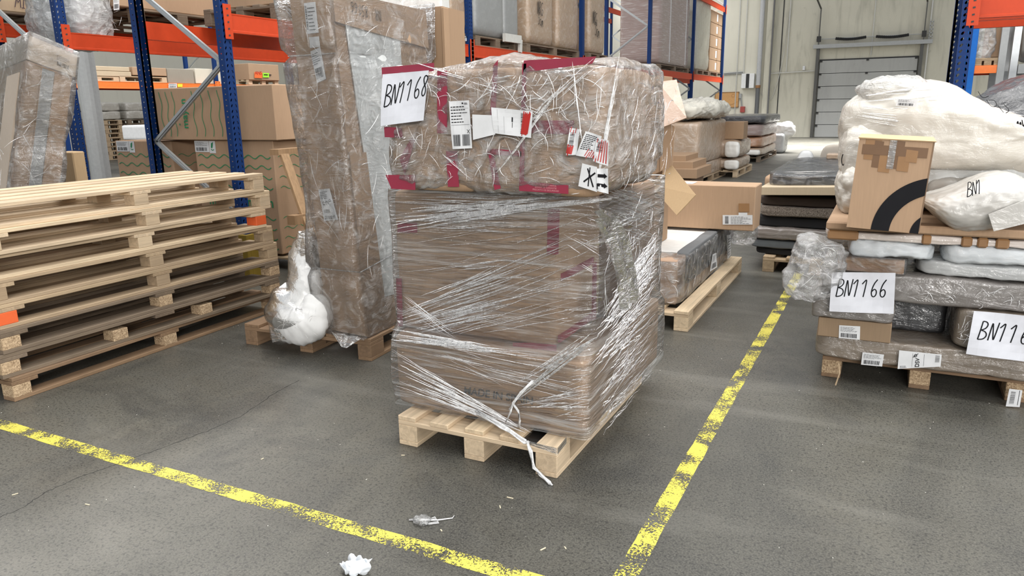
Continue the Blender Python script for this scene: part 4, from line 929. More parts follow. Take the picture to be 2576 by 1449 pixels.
blob('slab_body', (.37, 4.62, .833), (.645, .40, .022), wrapped('film_wrapped_beige', (.62, .55, .50), 'loose', .6), ts, 8, 26, .006, 7, seed=17)
for a, c in ((2080, 2158), (2318, 2342), (2418, 2446), (2458, 2486), (2505, 2540)):
    x0, x1 = aty(a, 610, YR).x, aty(c, 610, YR).x; bx('tape_band', x0, x1, YR-.012, YR+.3, .809, .859, BTAPE, ts, .008)
fs_ = bx('flat_carton', -.262, 1.02, YR-.02, 5.1, .862, .905, CB, None, .008); tag(fs_, 'wide flat carton carrying the arch-printed box and white bag', 'box')
ab = thing('arch_printed_box', 'upright brown box printed with a broad black arch, taped top', 'box', (.02, 4.2, .906))
ax0, ax1, ay, az0, az1 = -.156, .150, 4.02, .908, 1.345
R_ = Matrix.Rotation(.05, 3, 'Y'); oc_ = V3((-.156, 4.02, .908))
def AR(x, z, y_=0): return oc_+R_ @ V3((x, y_, z))
WX, WZ, WY = .318, .435, .30
t_ = MB(); t_.hexa([AR(0, 0, 0), AR(WX, 0, 0), AR(WX, 0, WY), AR(0, 0, WY), AR(0, WZ, 0), AR(WX, WZ, 0), AR(WX, WZ, WY), AR(0, WZ, WY)]); t_.build('carton_body', CB, ab)
def arc(cx, cz, r0, r1, a0, a1, n=18):
    it = []
    for i in range(n):
        t0, t1 = math.radians(a0+(a1-a0)*i/n), math.radians(a0+(a1-a0)*(i+1)/n)
        it.append(('p', [(cx+r*math.cos(t), cz+r*math.sin(t)) for r, t in ((r0, t0), (r1, t0), (r1, t1), (r0, t1))], 0))
    return it
def clipx(items, W_, Hh):
    o = []
    for it in items:
        q = [(min(max(u, 0), W_), min(max(v, 0), Hh)) for u, v in it[1]]; o.append(('p', q, it[2]))
    return o
decal('black_arch', ab, AR(0, WZ, -.001), AR(WX, WZ, -.001), AR(WX, 0, -.001), AR(0, 0, -.001), clipx(arc(.385, 0, .195, .275, 104, 180), WX, WZ), [INK], base=False)
decal('black_arch', ab, AR(0, WZ, -.001), AR(WX, WZ, -.001), AR(WX, 0, -.001), AR(0, 0, -.001), clipx(arc(.385, 0, .0, .105, 125, 180), WX, WZ), [INK], base=False)
for i, (u, v, w_, h_) in enumerate(((.03, .335, .07, .10), (.07, .30, .04, .13), (.1, .28, .05, .12), (.15, .30, .05, .135), (.18, .29, .05, .1), (.02, .36, .28, .05), (.21, .335, .05, .06))):
    decal('tape_piece', ab, AR(u, v+h_, -.001), AR(u+w_, v+h_-.004, -.001), AR(u+w_, v, -.001), AR(u, v+.003, -.001), [], [BTAPE2 if i % 2 else BTAPE], off=.0006+.0004*i)
decal('clear_tape', ab, AR(.135, WZ, -.004), AR(.165, WZ, -.004), AR(.165, .30, -.004), AR(.135, .30, -.004), [], [BAG2], off=.001)
t_ = MB(); t_.hexa([AR(-.004, WZ, -.006), AR(WX+.008, WZ, -.006), AR(WX+.008, WZ, WY), AR(-.004, WZ, WY), AR(-.004, WZ+.006, -.008), AR(WX+.01, WZ+.004, -.008), AR(WX+.008, WZ+.012, WY), AR(-.004, WZ+.012, WY)]); t_.build('top_flap', CBL, ab)
t_ = MB()
t_.hexa([AR(WX-.002, .01, -.002), AR(WX+.004, .01, -.002), AR(WX+.004, .01, .0), AR(WX-.002, .01, .0), AR(WX-.002, WZ, -.002), AR(WX+.004, WZ, -.002), AR(WX+.004, WZ, 0), AR(WX-.002, WZ, 0)]); t_.build('torn_edge', CBD, ab)
MAILER = wrapped('poly_mailer', (.46, .445, .415), 'loose', .35, .3, .1)
def pil(p, v): p = p.copy(); k = 1-(.95*abs(v.x)**1.6 if v.x < 0 else .5*v.x**2.2); p.z -= .03*(1-k); p.z = p.z*max(k, .2)+.02*math.sin(p.x*14); return p
mb_ = blob('mailing_bag', (.43, 4.33, 1.02), (.30, .22, .135), MAILER, None, 2.6, 40, .010, 7, fn=pil, seed=21, rot=.06, fine=.004); tag(mb_, 'soft grey-white mailing bag lettered BN beside the arch-printed box', 'bag')
o_ = decal('handwriting', mb_, *[V3(p) for p in (aty(2425, 470, 4.10), aty(2480, 455, 4.13), aty(2490, 490, 4.10), aty(2428, 505, 4.08))], hand('BN1', .005, .015, .07, 0, .6, .2, 0, .06, .55), [INK], base=False)
t_ = MB(); q = py(4.08, (2487, 540), (2576, 505), (2590, 560), (2500, 582)); q.reverse()
for p in q: pass
t_.hexa([q[0], q[1], q[1]+V3((0, .02, 0)), q[0]+V3((0, .02, 0)), q[3], q[2], q[2]+V3((0, .02, 0)), q[3]+V3((0, .02, 0))]); t_.build('bag_flap', MAILER, mb_)
# great white bag
WBM = wrapped('white_bag', (.58, .545, .48), 'loose', .9, .2, .2, .8)
WB2 = wrapped('white_bag_inner', (.50, .515, .51), 'loose', .7, .12, .1)
def hump(p, v):
    p = p.copy(); x = p.x
    if v.z > -.2: p.z -= .58*max(0, (x+.45))**1.3*(v.z+.2)/1.2
    p.z += .012*math.sin(p.y*22+p.x*6)+.008*math.sin(p.z*40+x*3); return p
bgb = thing('white_bag_bundle', 'huge white bagged mattress bundle topping the right-hand load', 'bag', (.5, 5.0, .906))
blob('bag_top', (.60, 5.02, 1.36), (.87, .52, .25), WBM, bgb, 3.8, 64, .02, 3.0, fn=hump, seed=31, fine=.006)
blob('bag_lower', (.62, 5.0, 1.12), (.84, .42, .21), WB2, bgb, 3.2, 44, .03, 4, seed=32, fine=.01)
blob('side_lobe', (-.12, 4.74, 1.03), (.13, .26, .15), WBM, bgb, 3, 26, .02, 7, seed=33, fine=.006)
blob('side_lobe', (-.10, 4.86, 1.22), (.16, .32, .2), WBM, bgb, 3, 26, .014, 5, seed=34, fine=.006)
blob('grey_core', (.62, 4.66, 1.02), (.42, .10, .10), wrapped('film_over_grey', (.36, .34, .31), 'loose', .5), bgb, 5, 20, .012, 6, seed=35)
sticker(bgb, *py(4.485, (2258, 248), (2308, 250), (2304, 269), (2253, 266)), seed=55, style=0)
fold_ = film('fold_white', 'loose', .5, .9, .5, (.98, .97, .93), .25, 2, .3, .6)
folds(bgb, 4.545, [((2130, 270), (2576, 330), .06, .08, 20, 8), ((2140, 330), (2560, 400), .05, .06, 16, 7), ((2150, 250), (2400, 230), .03, .03, 8, 7)], 41, amp=.012, mat=fold_)
crumple(bgb, (-.1, 4.55, 1.16), (.7, 0, 0), (0, 0, .14), 90, .08, .005, (0, -1, 0), 44)
decal('handwriting', bgb, *py(4.53, (2455, 235), (2530, 255), (2530, 290), (2455, 268)), [('s', [(.01, .08), (.03, .05), (.06, .07)], .003, 0), ('s', [(.05, .05), (.07, .02), (.10, .03), (.09, .06), (.06, .05)], .003, 0), ('s', [(.1, .04), (.13, .01)], .003, 0), ('s', [(.13, .05), (.16, .03), (.14, .01)], .003, 0)], [INK], base=False)
decal('handwriting', bgb, *py(4.50, (2552, 290), (2590, 300), (2590, 350), (2552, 335)), hand('MX', .005, .01, .07, 0, .6, .2, 0, .08, .5), [INK], base=False)
decal('handwriting', bgb, *py(4.60, (2112, 385), (2150, 385), (2150, 430), (2112, 430)), hand('O1', .005, .02, .08, 0, .6, .0, 0, .06, .5), [INK], base=False)
lb2 = blob('film_scrap', (-.02, 4.85, 1.585), (.17, .25, .05), film('white_film', 'loose', .45, .8, .8, (.97, .96, .92), .15), bgb, 3, 24, .03, 5, seed=36, fine=.008)
db = blob('drooping_film_bag', (-.30, 4.2, .65), (.13, .07, .165), film('limp_film', 'loose', .22, .5, .9, (.97, .97, .97), .12), None, 3, 30, .035, 7, seed=41, fine=.01, fn=lambda p, v: p+V3((.05*(v.z), 0, -.03*v.x))); tag(db, 'empty clear bag drooping from the left side of the right-hand load', 'bag')
crumple(dv, D(690, 845, 3.22), D(800, 845, 3.26)-D(690, 845, 3.22), V3((0, .03, .24)), 26, .09, .003, (0, -1, 0), 77)
crumple(db, (-.42, 4.085, .53), (.24, 0, 0), (0, 0, .28), 14, .12, .0025, (0, -1, 0), 62)
crumple(wl2, (.06, YR-.0, .50), (.7, 0, 0), (0, 0, .12), 30, .08, .003, (0, -1, 0), 63)
paper('white sheet handwritten BN1166 on the left of the right-hand load', 4.17, [(2093, 685), (2253, 686), (2248, 790), (2086, 783)], 'BN1166', .022, .085, .095, .0, narrow=.62, slant=.1, adv=.7)
paper('white sheet lettered BN116, cut by the right edge of the photo', 4.16, [(2450, 782), (2612, 797), (2592, 912), (2430, 890)], 'BN116', .03, .085, .095, .0, narrow=.62, slant=.1, adv=.75)
tg = decal('paper_tag', None, *py(4.225, (2539, 978), (2572, 982), (2565, 1024), (2530, 1022)), bars(.01, .015, .03, .08, 1, False, 4)+[('r', .045, .01, .047, .09, 1)], PM); tag(tg, 'small white barcode tag hanging on the right corner block of the right pallet', 'tag')
t_ = MB(); t_.tube([(-.14, 4.2, .13), (-.13, 4.19, .08), (-.145, 4.18, .01)], .004, 5); sp_ = t_.build('wood_splinter', wood('splint', WM, 'z')); tag(sp_, 'long splinter hanging from the left end of the right pallet', 'splinter')
# black bundle behind the right load
bk = blob('black_bundle', (1.05, 6.3, .84), (.66, .55, .86), FWB, None, 3.2, 40, .03, 3, seed=51, fine=.01, fn=lambda p, v: p+V3((0, 0, -.02))); tag(bk, 'big black film-wrapped bundle behind the white bags at right', 'bundle')
# ================================================================== STACK OF DARK RUGS (middle right)
def slab(name, label, cat, x0, x1, y0, y1, z0, z1, mat, k=10, amp=.006, seed=0, rot=None, n=20):
    o = blob(name, ((x0+x1)/2, (y0+y1)/2, (z0+z1)/2), ((x1-x0)/2, (y1-y0)/2, (z1-z0)/2), mat, None, k, n, amp, 5, seed=seed, rot=rot); return tag(o, label, cat)
slab('cushion_slab', 'flat black slab at the bottom of the dark stack, on its pallet', 'slab', -1.05, .3, 7.1, 8.2, .146, .205, BLACK)
slab('cushion_slab', 'slate grey slab above the bottom black one in the dark stack', 'slab', -1.10, .3, 7.08, 8.2, .205, .285, plain('slate_fabric', (.13, .145, .155), .8))
slab('wrapped_slab', 'taupe film-wrapped slab low in the dark stack', 'slab', -1.10, .3, 7.06, 8.2, .288, .40, wrapped('taupe_wrap', (.22, .19, .17), 'loose', .6, .12, .3), seed=3, amp=.012)
slab('cushion_slab', 'black slab right under the speckled rug in the dark stack', 'slab', -1.05, .3, 7.12, 8.2, .40, .50, BLACK)
def rugmat():
    t = NT('speckled_rug'); v = t.noise(t.coord((120, 120, 120)), 1, 3, .7); t.link(t.mix(t.ramp(v, [(.35, 0), (.65, 1)]), (.09, .07, .055), (.36, .31, .26)), t.b.inputs['Base Color']); t.b.inputs['Roughness'].default_value = 1
    t.link(t.bump(v, .8, .01), t.b.inputs['Normal']); return t.m
slab('rug', 'speckled grey-brown rug folded in the middle of the dark stack', 'rug', -1.03, .3, 7.08, 8.2, .50, .595, rugmat(), seed=5, amp=.008)
slab('cushion_slab', 'dark brown slab directly beneath the slanting carton of the dark stack', 'slab', -1.04, .3, 7.1, 8.2, .597, .685, plain('dark_brown_fabric', (.045, .03, .022), .85), seed=6)
sl = thing('flat_carton', 'light brown flat carton lying askew in front of the black mattress', 'box', (-.5, 7.2, .69))
bx('carton_body', -1.01, .35, 7.0, 7.42, .725, .80, CBP, sl, .004, rot=(0, -.035, -.03))
bm = thing('black_mattress', 'black mattress in wrinkled clear film on top of the dark stack', 'mattress', (-.3, 8.3, .69))
blob('mattress_body', (-.30, 8.25, .83), (.66, 1.08, .052), plain('navy_black', (.02, .024, .032), .7), bm, 14, 22, .004, 4)
bx('under_board', -.92, .3, 7.45, 9.2, .687, .775, BLACK, bm)
blob('film_cover', (-.30, 8.24, .832), (.69, 1.12, .062), film('dark_goods_film', 'loose', .04, .22, .8, rough=.12), bm, 10, 34, .008, 6, seed=7, fine=.004)
folds(bm, 7.13, [((1925, 440), (2100, 440), .02, .03, 12, 4)], 51)
hb1 = slab('headboard', 'beige headboard standing at the far end of the black mattress', 'headboard', -.72, .1, 9.42, 9.52, .0, 1.03, plain('beige_fabric', (.40, .36, .31), .9), k=8, seed=8)
hb2 = slab('wrapped_lump', 'pale film lump left of the beige headboard', 'bundle', -1.0, -.76, 9.42, 9.6, .0, .96, FWG2, k=3, seed=9)
slab('brown_parcel', 'small brown parcel on the far end of the black mattress', 'parcel', -.62, -.32, 9.0, 9.25, .895, .95, FW, seed=10)
slab('cardboard_sheet', 'torn brown cardboard left of the black mattress far end', 'cardboard', -1.3, -1.0, 9.3, 10.3, .0, .66, CB, seed=11, k=20)
# ================================================================== STACKS ALONG THE AISLE (background)
def wbox(label, x0, x1, y0, y1, z0, z1, mat, cat='box', k=16, amp=.012, seed=0, name='wrapped_carton', group=None):
    o = blob(name, ((x0+x1)/2, (y0+y1)/2, (z0+z1)/2), ((x1-x0)/2, (y1-y0)/2, (z1-z0)/2), mat, None, k, 18, amp, 3, seed=seed); return tag(o, label, cat, group)
def at_floor_y(px, x): return atx(px, 300, x).y
xa = -3.15
ya0, ya1 = atx(1760, 400, xa).y, atx(1825, 400, xa).y
za = [atx(1760, p, xa).z for p in (468, 415, 340)]
wa_ = wrapped('aisle_wrap', (.40, .29, .20), 'loose', .7, .12, .25, .5)
zt, zm = max(za[2], 1.2), za[1]
wbox('lower big film-wrapped carton of the first aisle stack', -4.0, xa, ya0, ya1, .14, zm, wa_, seed=1); wbox('upper big film-wrapped carton of the first aisle stack', -4.0, xa, ya0-.05, ya1, zm, zt, wa_, seed=2)
pallet((-3.57, (ya0+ya1)/2, 0), ya1-ya0+.1, .86, 'pallet under the first aisle stack of wrapped cartons', WM)
o_ = blob('film_bundle', (-3.55, (ya0+ya1)/2, zt+.21), (.55, (ya1-ya0)/2+.1, .17), wrapped('cream_bundle', (.66, .63, .54), 'loose', .9, .12, .3, .6), None, 3, 34, .06, 3, seed=3, fine=.02); tag(o_, 'puffy cream film bundle on top of the first aisle stack', 'bundle')
yb = aty(1720, 420, 12.4)
for i, (p0, p1, q0, q1) in enumerate(((1690, 1724, 391, 420), (1690, 1742, 406, 432), (1690, 1752, 424, 450))):
    a_, c_ = aty(p0, q0, 12.3-.1*i), aty(p1, q1, 12.3-.1*i)
    bx('small_carton', a_.x-.3, c_.x, 12.3-.1*i, 13.2, c_.z, a_.z-.002, CBK, None, .006); tag(bpy.data.objects['small_carton' if i == 0 else 'small_carton.%03d' % i], ['topmost', 'middle', 'lowest'][i]+' of three flat cartons left of the first aisle stack', 'box', 'flat cartons by the first aisle stack')
bzz = aty(1740, 455, 12.1); bx('rough_base', bzz.x-.8, bzz.x-.05, 12.15, 13.2, 0, aty(1740, 452, 12.1).z-.005, CBD, None, .01); tag(bpy.data.objects['rough_base'], 'dark carton base under the three flat cartons', 'box')
xb = -2.80
y0, y1 = atx(1857, 400, xb).y, atx(1893, 400, xb).y
z_ = [atx(1860, p, xb).z for p in (448, 436, 398, 352, 308)]
pallet((xb-.45, (y0+y1)/2, 0), y1-y0, .9, 'pale pallet under the white-ended rolled parcels of the second aisle stack', WN, hgt=.15)
z1m, z1t = z_[2], z_[3]
wbox('lower rolled parcel with white foam end in the second aisle stack', xb-.9, xb, y0, y1, .152, z1m, wa_, 'parcel', 5, seed=4, name='rolled_parcel'); wbox('upper rolled parcel with white foam end in the second aisle stack', xb-.9, xb, y0, y1, z1m, z1t, wa_, 'parcel', 5, seed=5, name='rolled_parcel')
for n_, za_, zb_ in (('rolled_parcel', .17, z1m-.03), ('rolled_parcel.001', z1m+.03, z1t-.03)):
    blob('foam_end', (xb-.13, y0-.02, (za_+zb_)/2), (.15, .07, (zb_-za_)/2), FWW, bpy.data.objects[n_], 4, 14, .01, 5)
a_, c_ = aty(1845, 362, y0+.3), aty(1872, 306, y0+.3)
bx('upright_carton', a_.x-.35, c_.x, y0+.3, y0+.8, z1t, c_.z, CBK, None, .01); tag(bpy.data.objects['upright_carton'], 'plain upright carton standing on the second aisle stack', 'box')
xc = -3.0
y0, y1 = atx(1912, 400, xc).y, atx(1952, 400, xc).y
zs = [.15]+[atx(1915, p, xc).z for p in (372, 345, 312, 290)]
pallet((xc-.6, (y0+y1)/2, 0), y1-y0, 1.2, 'dark pallet under the third aisle stack topped by black film', WO)
for i, (lb_, m_) in enumerate((('bottom film-wrapped parcel of the third aisle stack', wa_), ('orange-brown wrapped parcel second in the third aisle stack', wrapped('rust_wrap', (.42, .22, .12), 'loose', .6, .15, .2, .5)), ('white-ended brown parcel third in the third aisle stack', FWP), ('black film-wrapped mattress topping the third aisle stack', FWB))):
    o_ = wbox(lb_, xc-1.2, xc+(.02 if i < 3 else .1), y0, y1, zs[i]+.004, zs[i+1], m_, 'parcel' if i < 3 else 'mattress', 7, .02, seed=20+i, name='wrapped_parcel')
    first_ = o_ if i == 0 else first_
blob('foam_end', (xc-.2, y0-.06, (zs[0]+zs[1])/2), (.2, .1, (zs[1]-zs[0])/2-.04), FWW, first_, 4, 12, .01, 5)
a_ = aty(1975, 392, y1+1.2); wt = wbox('grey mesh parcel beside the third aisle stack', a_.x-1.0, a_.x-.0, y1+.6, y1+1.6, 0, aty(1960, 335, y1+1).z, FWG2, 'parcel', 8, .03, seed=30, name='mesh_parcel')
o_ = blob('white_sack', (a_.x-.1, y1+1.2, aty(1970, 335, y1+1.2).z+.08), (.34, .4, .22), FWW, None, 2.6, 20, .08, 4, seed=31); tag(o_, 'bright white sack on the far end of the third aisle stack', 'sack')
# ================================================================== GREEN-WAVED CARTONS
def waves(W, Hh, n, u0, u1, amp, L, horizontal=True, lw=.006, mi=0, skip=()):
    it = []
    for i in range(n):
        if i in skip: continue
        if horizontal:
            v = Hh*(.86-.9*i/n) if n > 1 else Hh*.5; m = int((u1-u0)/L*8); it.append(('s', [(u0+(u1-u0)*k/m, v+amp*math.sin(2*math.pi*k/8)) for k in range(m+1)], lw, mi))
        else:
            u = u0+(u1-u0)*i/max(n-1, 1); m = int(Hh*.86/L*8); it.append(('s', [(u+amp*math.sin(2*math.pi*k/8), Hh*.07+Hh*.86*k/m) for k in range(m+1)], lw, mi))
    return it
def wavebox(label, x0, x1, y0, y1, z0, z1, vertical=False, side=True, seed=0, text=True, sticks=()):
    g = thing('waved_carton', label, 'box', ((x0+x1)/2, (y0+y1)/2, z0), 'green-waved cartons'); bx('carton_body', x0, x1, y0, y1, z0, z1, CB, g, .008)
    W, Hh = x1-x0, z1-z0; it = []
    if vertical:
        decal('lettering', g, (x0, y0-.003, z1), (x1, y0-.003, z1), (x1, y0-.003, z0), (x0, y0-.003, z0), [('t', 'mayan', W*.34, Hh*.22, .085, 0, math.pi/2), ('r', W*.268, Hh*.29, W*.278, Hh*.32, 0)], [GRN], base=False)
        it = waves(W, Hh, 5, W*.03, W*.24, .014, .24, False, .008)+waves(W, Hh, 4, W*.40, W*.60, .014, .24, False, .008)+[('r', W*(.68+.015*k), Hh*(.1+.013*j), W*(.684+.015*k), Hh*(.1+.013*j+.008), 1) for k in range(2) for j in range(0, 60, 1) if (j*7+k) % 5]
    else:
        n = int(Hh/.10); it = waves(W, Hh, n, W*.04, W*.96,   .018, .16, True, .009, 0, skip=(4, 5))
        if text: it += [('t', 'mayan', W*.12, Hh*.42, .10, 0, 0), ('t', 'mayan', W*.62, Hh*.42, .10, 0, 0), ('r', W*.16, Hh*.53, W*.175, Hh*.54, 0)]
    decal('wave_print', g, (x0, y0-.002, z1), (x1, y0-.002, z1), (x1, y0-.002, z0), (x0, y0-.002, z0), it, [GRN, plain('brown_print', (.12, .08, .05))], base=False)
    if side and not vertical:
        D_ = y1-y0; decal('wave_print', g, (x1+.002, y0, z1), (x1+.002, y1, z1), (x1+.002, y1, z0), (x1+.002, y0, z0), waves(D_, Hh, int(Hh/.10), D_*.1, D_*.9, .016, .16, True, .006, 0, skip=(4, 5)), [GRN], base=False)
    for sx in sticks:
        zt_ = z1-.004; sticker(g, (sx, y0-.003, zt_), (sx+.20, y0-.003, zt_), (sx+.20, y0-.003, zt_-.11), (sx, y0-.003, zt_-.11), seed=seed, style=0)
        sticker(g, (sx+.205, y0-.003, zt_), (sx+.29, y0-.003, zt_), (sx+.29, y0-.003, zt_-.12), (sx+.205, y0-.003, zt_-.12), seed=seed, style=None, extra=lambda W, Hh: [('p', [(W*.25, Hh*.45), (W*.35, Hh*.8), (W*.7, Hh*.92), (W*.6, Hh*.6), (W*.5, Hh*.4)], 3), ('s', [(W*.25, Hh*.35), (W*.45, Hh*.22), (W*.75, Hh*.3)], .008, 3)])
    return g
wavebox('lower left green-waved carton, seen under the rack brace', -7.58, -6.69, 5.4, 6.1, .146, 1.235, sticks=(-7.56, -6.98) if 0 else (-7.55,), seed=61)
wavebox('lower right green-waved carton behind the pallet stack', -6.30, -5.24, 5.36, 5.85, .146, 1.245, sticks=(-6.29,), seed=62)
wavebox('green-waved carton lying on its side on top, brand lettering upright', -6.90, -5.14, 5.32, 5.9, 1.25, 1.762, vertical=True, seed=63)
fg = thing('plain_flap', 'plain carton face at the right end of the top waved carton', 'box', (-5.0, 6.0, 1.25)); bx('carton_body', -5.6, -5.02, 5.95, 6.4, 1.25, 1.75, CBK, fg, .01)
wavebox('shaded green-waved carton at right, half hidden by the leaning pallet', -5.18, -4.50, 5.9, 6.5, .146, 1.22, sticks=(-5.1,), seed=64)
crn = bx('crushed_carton', -5.15, -4.5, 5.95, 6.5, 1.222, 1.75, CBK, None, .02); tag(crn, 'crushed brown carton on top of the shaded waved carton', 'box')
t_ = MB(); q0 = py(5.88, (700, 225), (712, 222), (705, 260), (715, 345)); t_.face([V3((-5.02, 5.93, 1.7)), V3((-4.93, 5.8, 1.72)), V3((-4.92, 5.82, 1.4)), V3((-4.98, 5.93, 1.26))]); t_.face([V3((-4.90, 5.93, 1.72)), V3((-4.82, 5.8, 1.7)), V3((-4.86, 5.93, 1.26))]); t_.build('torn_flap', CB, crn)
pallet((-7.1, 6.0, 0), 1.2, .95, 'dark pallet under the lower left waved carton', WO, hgt=.144); pallet((-4.82, 6.2, 0), 1.2, .8, 'shaded pallet under the rightmost waved carton', WA, hgt=.144, chip=True)
bx('brown_carton', -7.9, -6.9, 6.3, 7.0, 0, 1.40, CBD, None, .01); tag(bpy.data.objects['brown_carton.001' if 'brown_carton.001' in bpy.data.objects else 'brown_carton'], 'dark open-topped carton behind the lower left waved carton', 'box')
bx('dark_carton', -8.6, -7.7, 7.2, 8.2, 0, 1.72, CBD, None, .01); tag(bpy.data.objects['dark_carton'], 'tall dark carton behind the left waved cartons', 'box')
# ================================================================== LEFT: LEANING TALL CARTON
lt = thing('capped_carton', 'tall leaning carton with a lid cap under clear film at the far left', 'box', (-5.6, 3.8, 0))
A_, B_2, C_2 = aty(72, 92, 3.4), aty(187, 140, 3.62), aty(-60, 155, 3.75)
A0, B0, C0_ = aty(22, 520, 3.25), aty(146, 500, 3.5), aty(-105, 560, 3.6)
def down(a, b): k = (a.z-.06)/(a.z-b.z); return a+(b-a)*k
A0, B0, C0_ = down(A_, A0), down(B_2, B0), down(C_2, C0_)
D_2, D0 = B_2+C_2-A_, B0+C0_-A0
def quad8(lo, hi, t0, t1, g=0.0):
    c0_, c1 = sum(lo, V3())/4, sum(hi, V3())/4; lo = [c0_+(p-c0_)*(1+g) for p in lo]; hi = [c1+(p-c1)*(1+g) for p in hi]
    return [a.lerp(b, t0) for a, b in zip(lo, hi)]+[a.lerp(b, t1) for a, b in zip(lo, hi)]
lo_, hi_ = [A0, B0, D0, C0_], [A_, B_2, D_2, C_2]
t_ = MB(); t_.hexa(quad8(lo_, hi_, 0, .93)); t_.build('carton_body', CB, lt)
t_ = MB(); t_.hexa(quad8(lo_, hi_, .92, 1.0, .06)); t_.build('lid_cap', card('pale_cap', (.50, .42, .34)), lt)
def facep(u, v, o=.004): p = A0.lerp(B0, u).lerp(A_.lerp(B_2, u), v); n_ = (B_2-A_).cross(A0-A_).normalized()*-1; n_ = n_ if n_.y < 0 else -n_; return p+n_*o
for i, (u0, u1, m_) in enumerate(((.02, .33, card('dark_tan_card', (.30, .21, .14))), (.36, .62, plain('grey_foam', (.26, .27, .27), .7)), (.64, .98, CBK))):  # edge strips in dark tan, grey and kraft brown
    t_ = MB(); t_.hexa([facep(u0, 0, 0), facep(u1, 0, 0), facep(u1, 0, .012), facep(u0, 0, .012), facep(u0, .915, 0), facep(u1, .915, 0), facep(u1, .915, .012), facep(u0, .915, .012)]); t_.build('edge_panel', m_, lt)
def facel(u, v, o=.004): p = A0.lerp(C0_, u).lerp(A_.lerp(C_2, u), v); n_ = (C_2-A_).cross(A0-A_).normalized(); n_ = n_ if n_.y < 0 else -n_; return p+n_*o
t_ = MB(); t_.hexa([facel(.04, 0, 0), facel(.25, 0, 0), facel(.25, 0, .02), facel(.04, 0, .02), facel(.04, .88, 0), facel(.25, .88, 0), facel(.25, .88, .02), facel(.04, .88, .02)]); t_.build('edge_panel', card('pale_cap', (.5, .42, .34)), lt)
b = MB(); q = quad8(lo_, hi_, 0, 1.01, .10); t_ = MB()
V_, F_2 = [], []; ring0 = []
for k in range(25):
    v = k/24; rg = []
    for a, c in ((0, 1), (1, 2), (2, 3), (3, 0)):
        for s in range(10):
            lo2, hi2 = q[a].lerp(q[c], s/10), q[a+4].lerp(q[c+4], s/10); p = lo2.lerp(hi2, v); cc = (q[0]+q[2]).lerp(q[4]+q[6], v)/2 if False else ((q[0]+q[2])/2).lerp((q[4]+q[6])/2, v)
            pin = 1-.07*math.exp(-((v-.66)/.05)**2); nz_ = noise.noise(p*5)*.02; V_.append(cc+(p-cc)*(pin+nz_))
for k in range(24):
    for s in range(40): F_2.append((k*40+s, k*40+(s+1) % 40, (k+1)*40+(s+1) % 40, (k+1)*40+s))
F_2.append(tuple(24*40+s for s in range(40))); mk('film_cover', V_, F_2, film('cover_film', 'loose', .08, .4, .8, rough=.12), lt, smooth=True)
crumple(lt, facep(0, .3, .04), facep(1, .3)-facep(0, .3), facep(0, .9)-facep(0, .3), 50, .16, .004, (0, -1, 0), 71, sag=.1); crumple(lt, facel(0, .4, .05), facel(.6, .4)-facel(0, .4), facel(0, .98)-facel(0, .4), 60, .15, .004, (0, -1, 0), 72, sag=.15)
sticker(lt, facep(.62, .985, .035), facep(.97, .985, .035), facep(.97, .94, .035), facep(.62, .94, .035), seed=71, style=0)
bx('low_carton', aty(154, 440, 4.3).x, aty(190, 440, 4.3).x, 4.3, 4.42, 0, aty(170, 382, 4.3).z, CBL, None, .01); tag(bpy.data.objects['low_carton'], 'low light brown carton between the leaning carton and the rack post', 'box')
# ================================================================== GOODS ON THE RACK BEAMS
pallet((-5.9, 6.35, ZB1+.002), 1.2, 1.0, 'grey-brown pallet on the first rack bay, right of the near post', WO, hgt=.16)
g_ = thing('brown_carton', 'brown carton on the pallet above the near orange beam', 'box', (-5.9, 6.35, 2.54)); bx('carton_body', -6.35, -5.45, 5.85, 6.9, 2.54, 3.2, CB, g_, .01)
pallet((-8.15, 6.45, 2.492), 1.3, 1.25, 'weathered pallet seen between the two near rack posts', WO, hgt=.15, seed=3)
g_ = thing('brown_carton', 'long brown carton on the weathered pallet, white label at its corner', 'box', (-8.1, 6.4, 2.65)); bx('carton_body', -8.6, -7.55, 5.62, 7.1, 2.645, 3.1, CB, g_, .01)
sticker(g_, *px_(-7.54, (284, -10), (300, -10), (300, 24), (286, 26)), seed=81, style=0)
o_ = blob('plastic_bundle', (-8.05, 5.42, 2.62), (.44, .26, .42), film('cloudy_film', 'loose', .35, .75, .9, rough=.14), None, 4, 34, .05, 4, seed=61, fine=.01); tag(o_, 'cloudy plastic-covered bundle on the rack, left of the near posts', 'bundle')
blob('white_filling', (-8.05, 5.42, 2.6), (.36, .2, .36), plain('white_foam', (.7, .71, .72), .7), o_, 4, 14, .03, 4)
crumple(o_, (-7.6, 5.2, 2.36), (0, .5, 0), (0, 0, .5), 50, .2, .006, (1, 0, 0), 73, sag=.08)
pallet((-9.35, 5.55, 2.492), 1.1, 1.1, 'old pallet at the top left of the photo under the MIX box', WO, hgt=.14, seed=5)
g_ = thing('lettered_box', 'light carton handwritten MIX 105/2 at the top left', 'box', (-9.3, 5.6, 2.64)); bx('carton_body', -9.9, -8.82, 5.12, 5.95, 2.635, 3.3, card('tan_card', (.56, .42, .28)), g_, .01)
decal('handwriting', g_, *px_(-8.81, (34, -12), (132, 2), (132, 34), (34, 22)), hand('MIX 105/2', .015, .02, .11, 0, .66, .05, 0, .07, .85), [plain('purple_ink', (.05, .03, .06), .6)], base=False)
